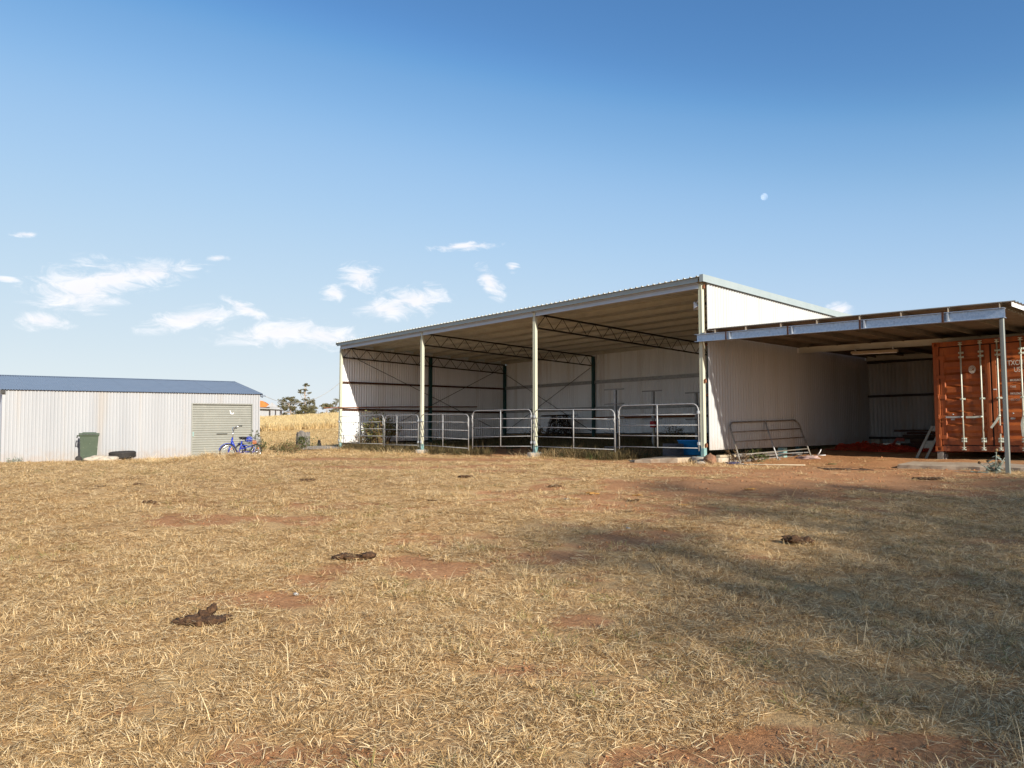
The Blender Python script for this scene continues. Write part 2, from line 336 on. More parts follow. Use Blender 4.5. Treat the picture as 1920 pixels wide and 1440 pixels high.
def cover(X, Y):
    X = np.asarray(X, float); Y = np.asarray(Y, float)
    c = .81 + (fbm(X*.33, Y*.5, 21, 3)-.5)*.4 + (fbm(X*1.8, Y*2.6, 31, 5)-.5)*1.15
    for (x, y, a, b, t, s) in BARE:
        ct, st_ = math.cos(R(t)), math.sin(R(t)); u = (X-x)*ct+(Y-y)*st_; v = -(X-x)*st_+(Y-y)*ct
        c = c - s*1.1*np.exp(-((u/a)**2+(v/b)**2))
    lx, ly = local(X, Y)
    shed = sst(lx, -18.3, -17.7)*(1-sst(lx, -.2, .3))*sst(ly, -.3, .9)
    c = c*(1-.75*shed*(ly < 11))
    return sst(c, .28, .72)

def axis(parts):
    out = [parts[0][0]]
    for a, b, st_ in parts:
        n = max(1, round((b-a)/st_)); out += [a+(b-a)*(i+1)/n for i in range(n)]
    return np.array(out)
gx = axis([(-700, -160, 45), (-160, -60, 6), (-60, -22, 1.6), (-22, -9, .4), (-9, 11, .09), (11, 24, .5), (24, 80, 4), (80, 700, 60)])
gy = axis([(-300, -40, 40), (-40, -6, 3), (-6, 1.5, .5), (1.5, 15, .09), (15, 30, .25), (30, 60, .8), (60, 170, 2.5), (170, 300, 12), (300, 1400, 110)])
GX, GY = np.meshgrid(gx, gy); GZ = terrain(GX, GY); GC = cover(GX, GY)
near = (np.hypot(GX, GY) < 26)
GZ = GZ + near*(fbm(GX*4.5, GY*4.5, 51, 3)-.5)*.03*(1-.6*GC)
nx, ny = len(gx), len(gy)
me = bpy.data.meshes.new('ground')
idx = np.arange(nx*ny).reshape(ny, nx)
q = np.stack([idx[:-1, :-1], idx[:-1, 1:], idx[1:, 1:], idx[1:, :-1]], -1).reshape(-1, 4)
me.vertices.add(nx*ny); me.vertices.foreach_set('co', np.stack([GX, GY, GZ], -1).reshape(-1))
me.loops.add(q.size); me.loops.foreach_set('vertex_index', q.reshape(-1).astype(np.int32))
me.polygons.add(len(q)); me.polygons.foreach_set('loop_start', (np.arange(len(q))*4).astype(np.int32)); me.polygons.foreach_set('loop_total', np.full(len(q), 4, np.int32))
me.polygons.foreach_set('use_smooth', np.ones(len(q), bool)); me.update(); me.validate()
at_ = me.attributes.new('cover', 'FLOAT', 'POINT'); at_.data.foreach_set('value', GC.reshape(-1).astype(np.float32))
gm = bpy.data.materials.new('dirt_and_thatch'); gm.use_nodes = True; nt = gm.node_tree; L = nt.links.new; bs = nt.nodes['Principled BSDF']
bs.inputs['Roughness'].default_value = .95; bs.inputs['Specular IOR Level'].default_value = .15
def gn(t): return nt.nodes.new(t)
tco = gn('ShaderNodeTexCoord')
def gnoise(scale, detail=6, rough=.6):
    n = gn('ShaderNodeTexNoise'); n.inputs['Scale'].default_value = scale; n.inputs['Detail'].default_value = detail; n.inputs['Roughness'].default_value = rough
    L(tco.outputs['Object'], n.inputs['Vector']); return n.outputs['Fac']
def gramp(f, st):
    r = gn('ShaderNodeValToRGB'); e = r.color_ramp.elements
    while len(e) < len(st): e.new(.5)
    for i, (p, c) in enumerate(st): e[i].position = p; e[i].color = (*c, 1)
    L(f, r.inputs[0]); return r.outputs[0]
def gmix(f, a, b, bt='MIX'):
    m = gn('ShaderNodeMix'); m.data_type = 'RGBA'; m.blend_type = bt
    if isinstance(f, float): m.inputs[0].default_value = f
    else: L(f, m.inputs[0])
    for k, v in ((6, a), (7, b)):
        if isinstance(v, tuple): m.inputs[k].default_value = (*v, 1)
        else: L(v, m.inputs[k])
    return m.outputs[2]
dirt = gramp(gnoise(1.1, 9), [(.3, (.30, .135, .055)), (.5, (.46, .215, .092)), (.7, (.58, .31, .15))])
dirt = gmix(.5, dirt, gramp(gnoise(38, 6, .7), [(.35, (.22, .10, .042)), (.62, (.62, .34, .165))]))
thatch = gramp(gnoise(55, 5, .75), [(.36, (.15, .075, .032)), (.5, (.47, .275, .125)), (.66, (.76, .53, .27))])
thatch = gmix(.45, thatch, gramp(gnoise(.9, 7), [(.32, (.40, .235, .105)), (.5, (.60, .39, .175)), (.68, (.70, .51, .24))]))
ca = gn('ShaderNodeAttribute'); ca.attribute_name = 'cover'
cvn = gn('ShaderNodeMath'); cvn.operation = 'MULTIPLY_ADD'; L(gnoise(6, 8, .7), cvn.inputs[0]); cvn.inputs[1].default_value = 1.5; cvn.inputs[2].default_value = -.75
cva = gn('ShaderNodeMath'); cva.operation = 'ADD'; L(ca.outputs['Fac'], cva.inputs[0]); L(cvn.outputs[0], cva.inputs[1])
cvr = gn('ShaderNodeMapRange'); cvr.interpolation_type = 'SMOOTHSTEP'; cvr.inputs['From Min'].default_value = .25; cvr.inputs['From Max'].default_value = .8; L(cva.outputs[0], cvr.inputs['Value'])
gcol = gmix(cvr.outputs[0], dirt, thatch)
L(gcol, bs.inputs['Base Color'])
bp = gn('ShaderNodeBump'); bp.inputs['Strength'].default_value = .7; bp.inputs['Distance'].default_value = .05; L(gnoise(22, 9, .75), bp.inputs['Height']); L(bp.outputs[0], bs.inputs['Normal'])
me.materials.append(gm)
tag(link('ground', me), kind='structure')

# ------------------------------------------------------------------ sheet builders
def corr(mb, p0, p1, nrm, zb0, zb1, zt0, zt1, pitch=.12, amp=.036, spw=10, s0=0.0):
    """corrugated sheet standing on the line p0-p1 (x, y), ribs vertical; bottoms and tops may slope."""
    p0 = Vector(p0); p1 = Vector(p1); n = Vector(nrm); Ln = (p1-p0).length; k = max(2, round(Ln/pitch*spw)); vs = []
    for i in range(k+1):
        t = i/k; o = amp*(abs(math.sin(math.pi*(s0+t*Ln)/pitch))**.8-.5); p = p0.lerp(p1, t)+n*o
        vs += [(p.x, p.y, zb0+(zb1-zb0)*t), (p.x, p.y, zt0+(zt1-zt0)*t)]
    mb.add(vs, [(2*i, 2*i+2, 2*i+3, 2*i+1) for i in range(k)], True)
def corr_wall(name, mat, parent, p0, p1, nrm, zb, zt, sheet=.84, skip=None):
    p0 = Vector(p0); p1 = Vector(p1); Ln = (p1-p0).length; n = math.ceil(Ln/sheet)
    for i in range(n):
        a = i*sheet; b = min(Ln, (i+1)*sheet); f = lambda v, s: v[0]+(v[1]-v[0])*s/Ln
        o = .0018*(i % 2)
        mb = MB(); q0 = p0.lerp(p1, a/Ln)+Vector(nrm)*o; q1 = p0.lerp(p1, min(1, (b+.015)/Ln))+Vector(nrm)*o
        corr(mb, q0, q1, nrm, f(zb, a), f(zb, b), f(zt, a), f(zt, b), s0=a)
        mb.build(name, mat, parent)
def trap_profile(w, pitch=.19, h=.029, top=.022, base=.052):
    out = [(0, 0)]; x = 0; k = round(w/pitch)
    for i in range(k):
        c = (i+.5)*pitch
        out += [(c-base/2, 0), (c-top/2, h), (c+top/2, h), (c+base/2, 0)]
    out.append((w, 0)); return out

# ------------------------------------------------------------------ open-fronted farm shed
D = 9.2; SL = -.0234
shed = empty('farm_shed', W(0, 0), RZ, 'long open fronted white corrugated steel shed with cream posts and skillion roof', 'shed')
def zroof(y): return 4.40 + SL*(y+.15)
XP = [0, -6, -12, -18]
for x in XP:                                             # front posts with base sleeves and footings
    m = MB(); m.box(x-.045, x+.045, -.055, .055, .0, 4.25 if x > -17.9 else 4.2, .006)
    m.box(x-.05, x-.032, -.058, -.053, .25, 4.1); m.box(x+.032, x+.05, -.058, -.053, .25, 4.1)
    p = m.build('post', CREAMPOST, shed)
    b = MB(); b.box(x-.049, x+.049, -.059, .059, .004, .20, .004); b.box(x-.12, x+.12, -.11, .11, -.008, .006); b.build('post_base', TEAL, p)
    f = MB(); rx = {0: .30, -6: .26, -12: .25, -18: .24}[x]; hz = {0: .26, -6: .25, -12: .22, -18: .16}[x]
    f.lathe([(rx*1.02, -hz), (rx, -.06), (rx*.985, -.03), (rx*.95, -.009)], 20, (x, 0, 0), 1, .95, True)
    f.build('footing', CONCRETE, shed)
for x, y in [(-18, 4.6), (-18, D-.06), (-12, D-.06), (-6, D-.06), (0, 4.6), (0, D-.06)]:
    m = MB(); m.box(x-.055, x+.055, y-.07, y+.07, -.1, zroof(y)-.19, .006); m.build('rear_post', GREENPOST, shed, )
for x0, x1 in ((-18, -12), (-12, -6), (-6, 0)):          # lower front beam between the posts
    m = MB(); a = x0+.047; b = x1-.047
    m.box(a, b, -.03, -.022, 4.13, 4.268); m.box(a, b, -.085, -.03, 4.262, 4.268); m.box(a, b, -.085, -.03, 4.13, 4.136); m.box(a, b, -.09, -.085, 4.13, 4.15); m.box(a, b, -.09, -.085, 4.248, 4.268)
    m.build('front_beam', BLUEWHITE, shed)
m = MB(); m.box(-18.16, .0, -.135, -.128, 4.275, 4.392); m.box(-18.16, .0, -.165, -.135, 4.275, 4.281); m.box(-18.16, .0, -.128, -.05, 4.384, 4.392); m.build('eave_fascia', BARGE, shed)
m = MB(); m.box(-18.19, -18.163, -.17, D+.2, 4.20, 4.30); v = m.v; m.v = [(a, b, c+SL*(b+.15)+.13) for a, b, c in v]; m.build('barge_flashing', BARGE, shed)
m = MB(); m.box(.175, .182, -.17, D+.2, 4.265, 4.445); m.box(.085, .175, -.17, D+.2, 4.437, 4.445); m.box(.075, .182, -.178, -.17, 4.265, 4.445)
m.v = [(a, b, c+SL*(b+.15)) for a, b, c in m.v]; m.build('barge_flashing', BARGE, shed)
XW = 18.26                                               # roof sheets, ribs running front to back
k = 24; w = XW/k
prof = trap_profile(.76, .19)
for i in range(k):
    x0 = -18.17+i*w; m = MB(); vs = []
    for (a, h) in prof:
        for y in (-.19, D+.25): vs.append((x0+a*w/.76, y, zroof(y)+h))
    n = len(prof); m.add(vs, [(2*j, 2*j+2, 2*j+3, 2*j+1) for j in range(n-1)]); m.build('roof_sheet', ROOFUND, shed)
for y in [.55, 1.6, 2.65, 3.7, 4.75, 5.8, 6.85, 7.9, 8.95]:   # Z purlins under the roof
    zt = zroof(y)-.004; m = MB()
    m.box(-18.05, .05, y-.004, y+.004, zt-.15, zt); m.box(-18.05, .05, y+.004, y+.065, zt-.006, zt-.0005); m.box(-18.05, .05, y-.065, y-.004, zt-.15, zt-.144); m.box(-18.05, .05, y-.07, y-.065, zt-.15, zt-.13)
    m.build('purlin', PURLIN, shed)
def truss(x, y0=.06, y1=D-.14):
    zt = lambda y: zroof(y)-.185; zb = lambda y: zroof(y)-.185-.42
    m = MB(); m.bar((x, y0, zt(y0)), (x, y1, zt(y1)), .06, .05); t = m.build('truss', BLACKSTEEL, shed)
    b = MB(); b.bar((x, y0, zb(y0)), (x, y1, zb(y1)), .06, .045); b.build('bottom_chord', BLACKSTEEL, t)
    n = 24
    for i in range(n):
        a = y0+(y1-y0)*i/n; c = y0+(y1-y0)*(i+1)/n
        p, q_ = ((a, zb(a)), (c, zt(c))) if i % 2 == 0 else ((a, zt(a)), (c, zb(c)))
        w_ = MB(); w_.tube([(x, p[0], p[1]), (x, q_[0], q_[1])], .011, 6); w_.build('web_rod', BLACKSTEEL, t)
for x in (-17.93, -12, -6, -.02): truss(x)
# walls
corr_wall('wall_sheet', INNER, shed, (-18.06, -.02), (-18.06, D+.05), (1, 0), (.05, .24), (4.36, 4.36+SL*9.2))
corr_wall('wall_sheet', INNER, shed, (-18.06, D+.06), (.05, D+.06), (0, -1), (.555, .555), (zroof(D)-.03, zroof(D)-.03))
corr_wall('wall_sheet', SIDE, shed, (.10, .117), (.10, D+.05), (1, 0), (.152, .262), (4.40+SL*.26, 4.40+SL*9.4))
def girt(p, q, h, mat, w=.06, name='girt'):
    m = MB(); m.bar(p, q, w, h); m.bar(Vector(p)+Vector((0, 0, h*.45)), Vector(q)+Vector((0, 0, h*.45)), w*1.6, h*.1); return m.build(name, mat, shed)
girt((-18.0, .06, 2.745), (-18.0, D-.14, 2.82), .075, DARKRUST); girt((-18.0, .06, 1.60), (-18.0, D-.14, 1.63), .085, DARKRUST); girt((-18.0, .06, .16), (-18.0, D-.14, .33), .07, BLACKSTEEL)
m = MB(); m.tube([(-17.9, -.83, 1.634), (-17.9, 3, 1.77), (-17.9, 7.28, 1.874)], .026, 8); m.build('rail', RUST, shed)
for z in (2.845, 1.685):
    m = MB(); m.box(-17.95, -.06, D-.03, D+.03, z-.07, z-.062); m.box(-17.95, -.06, D-.045, D-.037, z-.07, z+.075); m.box(-17.95, -.06, D-.03, D+.03, z+.067, z+.075); m.build('girt', DULLGALV, shed)
m = MB(); m.box(-17.95, -.06, D-.03, D+.03, .53, .60); m.build('girt', BLACKSTEEL, shed)
m = MB(); m.box(-17.95, -5.0, D+.0, D+.03, .05, .528); m.box(-5.0, -.06, D+.0, D+.03, .05, .40); m.build('base_board', DARKWOOD, shed)  # dark strip added below the back wall to block sunlit ground showing through
girt((-11.94, D-.1, 1.27), (-.06, D-.1, 1.25), .085, RUST, .05, 'rail')
for z in (2.75, 1.5): girt((.02, .12, z), (.02, D-.14, z), .06, RUST, .05)
for p, q_ in (((-17.97, .5, 3.856), (-17.97, 8.5, .82)), ((-17.97, 8.9, 3.83), (-17.97, 1.5, .45)), ((-17.85, D-.06, 3.5), (-12.15, D-.06, .7)), ((-12.15, D-.08, 3.5), (-17.85, D-.08, .7))):
    m = MB(); m.tube([p, q_], .012, 6); m.build('brace_rod', BLACKSTEEL, shed)
for z in (1.83, .26, 4.16):                              # rusty cleats between the corner post and the side wall
    m = MB(); m.box(.046, .098, -.03, .03, z-.035, z+.035); m.box(.06, .098, -.012, .012, z+.035, z+.06); m.build('cleat', RUST, shed)

# flood lamp hanging by the corner post
fl = empty('flood_lamp', W(-.34, .25, 3.78), RZ, 'small white flood lamp angled down beneath the roof beside the corner post', 'lamp')
m = MB(); m.tube([(.29, -.2, .16), (.10, 0, .13), (.02, 0, .06)], .014, 6); m.build('bracket', WHITEPL, fl)
m = MB(); m.lathe([(.03, .10), (.035, .05), (.05, .02), (.095, -.08), (.10, -.085), (.085, -.08), (.03, -.02)], 16); m.v = [(a*.9-c*.45, b, c*.9+a*.45) for a, b, c in m.v]; m.build('reflector', WHITEPL, fl)

# ------------------------------------------------------------------ gates along the front
GG = 'galvanised gates across the shed front'
def arc_path(x0, x1, z0, z1, rc=.17, n=5):
    P = [(x0, 0, z0)]
    for i in range(n+1):
        t = math.pi-(math.pi/2)*i/n; P.append((x0+rc+rc*math.cos(t), 0, z1-rc+rc*math.sin(t)))
    for i in range(n+1):
        t = math.pi/2-(math.pi/2)*i/n; P.append((x1-rc+rc*math.cos(t), 0, z1-rc+rc*math.sin(t)))
    P.append((x1, 0, z0)); return P
def gate(x0, x1, zb0, zb1, zt0, zt1, mid, label, y=-.1, dy=0.0, hinge=0):
    g = empty('steel_gate', W(x0, y, (zb0+zb1)/2), RZ, label, 'gate', GG)
    wdt = x1-x0; zb = (zb0+zb1)/2; hgt = (zt0+zt1)/2-zb
    def warp(m):
        m.v = [(a, b+dy*a/wdt, c+(((zb0-zb)+(zb1-zb0)*a/wdt) if c < hgt*.5 else ((zt0-zb-hgt)+(zt1-zt0)*a/wdt))) for a, b, c in m.v]; return m
    m = MB(); m.tube(arc_path(0, wdt, -.07, hgt), .0145, 8); warp(m).build('frame', DULLGALV, g)
    for i in range(4):
        z = hgt*(0, .27, .52, .765)[i]; m = MB(); m.tube([(.012, 0, z), (wdt*.35, 0, z-.003), (wdt-.012, 0, z)], .0118, 6); warp(m).build('rail', DULLGALV, g)
    xm = mid-x0; m = MB(); m.tube([(xm, -.004, 0), (xm, -.004, hgt)], .0165, 8); warp(m).build('upright', DULLGALV, g)
    hx = 0 if hinge == 0 else wdt
    for z in (.1, hgt-.22):
        m = MB(); m.box(hx-.03, hx+.03, -.03, .03, z-.03, z+.05, .008); warp(m).build('hinge', GALV, g)
    ch = MB(); ox = wdt-hx; ch.tube([(ox-.02, -.03, hgt-.13), (ox+.03, -.035, hgt-.2), (ox-.01, -.03, hgt-.3), (ox+.03, -.03, hgt-.37), (ox, -.03, hgt-.44)], .011, 6); warp(ch).build('chain', DULLGALV, g)
    return g
gate(-17.94, -14.46, .20, .18, 1.293, 1.291, -16.26, 'leftmost wide grey tube gate in front of the green weed bush')
gate(-14.36, -12.09, .15, .15, 1.268, 1.245, -13.5, 'narrow grey tube gate left of the second cream post', hinge=1)
gate(-11.91, -9.02, .165, .08, 1.261, 1.202, -10.52, 'grey tube gate right of the second post hanging lower at its free end', dy=-.1)
gate(-8.93, -6.07, .145, .18, 1.315, 1.295, -7.5, 'grey tube gate left of the third post with the red earth track beside it', hinge=1)
gate(-5.93, -2.70, .18, .13, 1.285, 1.205, -4.27, 'grey tube gate right of the third post behind a tuft of pale dry grass', dy=-.06)
gate(-2.60, -.07, .215, .20, 1.305, 1.285, -1.32, 'tallest looking grey tube gate beside the blue tub and corner post', hinge=1)

# ------------------------------------------------------------------ leaning gate against the side wall
lg = empty('leaning_gate', W(.65, .6, -.2), RZ, 'old dark three bar gate leaning against the white side wall under the awning', 'gate')
def lp(u, v):                                            # u along (0..1), v up (0..1) on the leaning plane
    b0 = Vector((.02, -.05, .01)); b1 = Vector((.05, 3.35, .125)); t0 = Vector((-.51, .28, 1.03)); t1 = Vector((-.51, 3.72, 1.135))
    return b0.lerp(b1, u).lerp(t0.lerp(t1, u), v)
P = [lp(0, 0), lp(0, .45), lp(0, .86), lp(.012, .94), lp(.045, 1)] + [lp(t, 1) for t in (.3, .6)] + [lp(.955, 1), lp(.988, .94), lp(1, .86), lp(1, .45), lp(1, 0)]
m = MB(); m.tube(P, .021, 8); m.build('frame', DARKTUBE, lg)
for v_ in (.765, .53, .22):
    m = MB(); m.tube([lp(.01, v_), lp(.99, v_)], .018, 6); m.build('rail', DARKTUBE, lg)
m = MB(); m.tube([lp(.5, 0), lp(.5, 1)], .019, 8); m.build('upright', DULLGALV, lg)
for u_ in (0, .5, 1):
    m = MB(); m.box(-.02, .05, -.02, .05, -.02, .03); p = lp(u_, .02 if u_ else 0); m.v = [(a+p.x, b+p.y, c+p.z) for a, b, c in m.v]; m.build('lug', DULLGALV, lg)

# ------------------------------------------------------------------ awning between shed and container
aw = empty('awning', W(0, 0), RZ, 'low flat roofed steel awning with galvanised front beam joining shed and orange container', 'awning')
def za(x): return 2.98-.0248*x                           # top of the front beam
def skew(m):
    m.v = [(a, b, c-.0248*a) for a, b, c in m.v]; return m
def cbeam(x0, x1, y, zt, h, name, mat, fl=.07):
    m = MB(); m.box(x0, x1, y-.007, y, zt-h, zt); m.box(x0-.04, x1, y-fl, y-.007, zt-.011, zt); m.box(x0-.04, x1, y-fl, y-.007, zt-h, zt-h+.011)
    m.box(x0-.04, x1, y, y+fl, zt-.011, zt); m.box(x0-.04, x1, y, y+fl, zt-h, zt-h+.011)
    return skew(m).build(name, mat, aw)
fb = cbeam(-.05, 6.55, -.13, 2.98, .185, 'front_beam', GALVBEAM, .06)
for i, x in enumerate((.80, 2.37, 3.96, 5.53)):
    m = MB(); m.box(x-.02, x+.02, -.198, -.192, 2.792, 2.985); skew(m).build('splice_plate', DARKRUST, fb)
    m = MB(); m.box(x+.07, x+.10, -.185, -.137, 2.807, 2.968); skew(m).build('stiffener', GALV, fb)
cbeam(.11, 6.55, 4.5, 2.995, .155, 'inner_beam', ROOFUND, .04)
cbeam(.11, 6.55, 8.8, 3.04, .15, 'inner_beam', ROOFUND, .04)
m = MB(); m.box(.116, .124, 4.44, 4.57, 2.835, 2.99); m.box(.116, .124, 8.74, 8.87, 2.885, 3.035); m.build('end_plate', WHITEPL, aw)
for x in (.17, .45, 1.28, 2.16, 3.0, 3.92, 4.74, 5.6, 6.46):
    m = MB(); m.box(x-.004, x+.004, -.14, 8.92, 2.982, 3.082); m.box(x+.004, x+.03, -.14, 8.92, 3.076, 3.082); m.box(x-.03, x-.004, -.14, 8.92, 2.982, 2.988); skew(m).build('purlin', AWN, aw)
for i in range(12):                                      # roof sheets, ribs across the awning
    y0 = -.10+i*.758; m = MB(); vs = []
    for (a, h) in trap_profile(.76, .19):
        for x in (.19, 6.68): vs.append((x, y0+a*.758/.76, 3.085+h))
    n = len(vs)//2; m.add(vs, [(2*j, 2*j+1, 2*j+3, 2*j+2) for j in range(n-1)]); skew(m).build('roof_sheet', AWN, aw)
m = MB(); m.box(6.645, 6.652, -.1, 8.98, 3.0, 3.082); skew(m).build('edge_flashing', WHITEPL, aw)
m = MB(); m.box(6.455, 6.53, -.165, -.105, -.2, 2.63, .008); m.build('post', POSTGREY, aw)
m = MB(); m.box(6.43, 6.53, 8.6, 8.7, -.1, 2.68, .012); m.build('post', POSTGREY, aw)
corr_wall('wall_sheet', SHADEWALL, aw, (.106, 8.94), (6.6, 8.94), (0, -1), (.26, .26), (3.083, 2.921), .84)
for z in (1.745, .43, 2.82): m = MB(); m.box(.14, 6.55, 8.82, 8.88, z-.035, z+.035); m.build('girt', BLACKSTEEL, aw)
tl = empty('tube_light', W(1.66, 4.42, 2.72), RZ, 'long cream fluorescent tube fitting hung under the inner awning beam', 'light')
m = MB(); m.box(0, 1.2, -.05, .05, -.035, .03, .012); m.v = [(a, b, c-.03*a) for a, b, c in m.v]; m.build('housing', PALEWOOD, tl)
m = MB(); m.tube([(.03, 0, -.048), (1.17, 0, -.083)], .014, 8); m.build('tube', WHITEPL, tl)
m = MB(); m.box(.1, .13, -.02, .02, .03, .1); m.box(1.07, 1.1, -.02, .02, -.005, .08); m.build('hanger', GALV, tl)

# ------------------------------------------------------------------ shipping container
ct = empty('shipping_container', W(3.913, 3.744, .1356), RZ, 'rusty orange shipping container with pale lock rods standing on blocks under the awning', 'container')
CW, CL, CH = 2.438, 6.06, 2.591
def cpart(m, n, mat, par=None): return m.build(n, mat, par or ct)
for x0 in (0, CW-.13):
    m = MB(); m.box(x0, x0+.13, .02, .14, .12, CH-.12, .006); m.box(x0+(.0 if x0 else .09), x0+(.04 if x0 else .13), .004, .02, .12, CH-.12); cpart(m, 'corner_post', CONTORANGE)
    m = MB(); m.box(x0, x0+.13, CL-.14, CL, .12, CH-.12, .006); cpart(m, 'corner_post', CONTORANGE)
for x0 in (0, CW-.162):
    for y0 in (0, CL-.178):
        for z0 in (0, CH-.118):
            m = MB(); a, b = x0, x0+.162; c, d = y0, y0+.178; e, f = z0, z0+.118
            # casting with a real slot in its front face
            m.box(a, a+.045, c, d, e, f); m.box(b-.045, b, c, d, e, f); m.box(a+.045, b-.045, c, d, e, e+.022); m.box(a+.045, b-.045, c, d, f-.022, f); m.box(a+.045, b-.045, c+.05, c+.06, e+.022, f-.022)
            cpart(m, 'corner_casting', CONTORANGE)
m = MB(); m.box(.163, CW-.163, .012, .10, CH-.115, CH-.003, .006); cpart(m, 'header_rail', CONTORANGE)
m = MB(); m.box(.163, CW-.163, .012, .12, .004, .135, .006); cpart(m, 'door_sill', SILLRUST)
m = MB()                                                 # corrugated sides, roof, floor and back
for x, s in ((.03, 1), (CW-.03, -1)):
    vs = []; y = .14; k = 0
    while y < CL-.14:
        for o, st_ in ((0, .072), (0, .068), (.036, .072), (.036, .068)):
            if y <= CL-.14: vs += [(x+s*o, y, .13), (x+s*o, y, CH-.06)]
            y += st_
    n = len(vs)//2; m.add(vs, [(2*j, 2*j+2, 2*j+3, 2*j+1) for j in range(n-1)])
cpart(m, 'side_panel', CONTORANGE)
m = MB(); m.box(.02, CW-.02, .1, CL-.02, CH-.04, CH-.015); cpart(m, 'roof_panel', CONTORANGE)
m = MB(); m.box(.02, CW-.02, .13, CL-.02, .10, .14); cpart(m, 'floor', DARKWOOD)
m = MB(); m.box(.13, CW-.13, CL-.06, CL-.03, .14, CH-.06); cpart(m, 'end_panel', CONTORANGE)
m = MB()
for x0 in (.005, CW-.155): m.box(x0, x0+.15, .18, CL-.18, .005, .12)
for y0 in np.arange(.6, 5.6, .6): m.box(.155, CW-.155, y0, y0+.05, .02, .11)
cpart(m, 'underframe', SILLRUST)
DZ0, DZ1 = .155, CH-.14
for dn in range(2):
    xa = .145 if dn == 0 else CW/2+.018; xb = CW/2-.018 if dn == 0 else CW-.145; y = .045
    prof = [(DZ0+.09, 0)]; zc = DZ0+.15                  # pressed horizontal swages
    step = (DZ1-DZ0-.2)/7
    for i in range(7):
        z0 = DZ0+.10+i*step; prof += [(z0+.045, 0), (z0+.105, .042), (z0+.175, .042), (z0+.235, 0)]
    prof.append((DZ1-.07, 0)); xs = [xa+.085, xa+.11, xb-.13, xb-.105]
    m = MB(); vs = []
    for (z, o) in prof:
        for j, x in enumerate(xs): vs.append((x, y+(o if j in (1, 2) else 0)+.006, z))
    n = len(prof); m.add(vs, [(4*i+j, 4*i+j+1, 4*i+j+5, 4*i+j+4) for i in range(n-1) for j in range(3)])
    door = cpart(m, 'door', CONTORANGE)
    f = MB(); f.box(xa, xa+.085, y-.012, y+.05, DZ0, DZ1, .004); f.box(xb-.105, xb, y-.012, y+.05, DZ0, DZ1, .004); f.box(xa+.085, xb-.105, y-.006, y+.05, DZ0, DZ0+.09); f.box(xa+.085, xb-.105, y-.006, y+.05, DZ1-.07, DZ1); cpart(f, 'door_frame', CONTORANGE, door)
    g = MB(); g.box(xa-.016, xb+.016, y+.022, y+.03, DZ0-.02, DZ0-.001); g.box(xa-.016, xb+.016, y+.022, y+.03, DZ1+.001, DZ1+.02); g.box(xa-.016, xa-.001, y+.01, y+.03, DZ0, DZ1); g.box(xb+.001, xb+.016, y+.01, y+.03, DZ0, DZ1); cpart(g, 'door_seal', GASKET, door)
    hx = xa-.05 if dn == 0 else xb+.05
    for z in (.33, .80, 1.28, 1.76, 2.22):
        h = MB(); h.box(min(hx, hx+(.16 if dn == 0 else -.16)), max(hx, hx+(.16 if dn == 0 else -.16)), .012, .03, z-.045, z+.045, .006); h.tube([(hx, .014, z-.07), (hx, .014, z+.07)], .017, 8); cpart(h, 'hinge', CONTORANGE, door)
RODX = (.62, 1.03, 1.37, 1.83)
for i, x in enumerate(RODX):
    m = MB(); m.tube([(x, -.02, .06), (x, -.02, CH-.05)], .0175, 8); rod = cpart(m, 'lock_rod', ROD)
    for z, hh in ((.035, .06), (CH-.105, .06)):
        k_ = MB(); k_.box(x-.04, x+.04, -.045, .011, z, z+.022, .003); k_.box(x-.014, x+.014, -.05, .0, z-.02+hh*.7, z+.06, .003); k_.box(x-.04, x+.04, -.04, -.001, z+.05, z+.068, .003); cpart(k_, 'cam_keeper', ROD, rod)
    for z in (.24, .30, 1.22, 2.20, 2.30):
        k_ = MB(); k_.box(x-.055, x+.055, -.004, .03, z-.022, z+.022, .004); k_.box(x-.028, x+.028, -.046, -.004, z-.016, z+.016, .006); cpart(k_, 'bracket', ROD, rod)
# handles: two folded level on the left door, two hanging on the right door
def handle(p0, pts, r=.014, mat=ROD):
    m = MB(); m.bar(pts[0], pts[1], .012, .045); 
    for a, b in zip(pts[1:], pts[2:]): m.bar(a, b, .012, .045)
    m.lathe([(.03, -.02), (.03, .02)], 10, pts[0]); cpart(m, 'door_handle', mat)
handle(0, [(.60, -.035, .80), (.45, -.035, .80), (.26, -.03, .805)], mat=DULLGALV)
handle(0, [(1.01, -.035, .80), (.85, -.035, .795), (.69, -.03, .795)])
handle(0, [(1.37, -.04, .82), (1.31, -.045, .70), (1.20, -.05, .545)])
handle(0, [(1.84, -.04, .82), (1.80, -.045, .62), (1.82, -.045, .35)])
for x, z in ((.40, .80), (.84, .79), (1.62, .80)):
    m = MB(); m.box(x-.04, x+.04, -.02, .03, z-.07, z-.03, .004); m.tube([(x, -.005, z+.05), (x+.01, -.03, z+.075), (x+.03, -.02, z+.06)], .012, 6); cpart(m, 'handle_catch', RUST if x > .5 and x < 1 else DULLGALV)
m = MB(); m.box(1.33, 1.41, -.06, .02, .42, .60, .008); m.box(1.35, 1.39, -.07, -.06, .50, .57); cpart(m, 'lock_box', CONTORANGE)
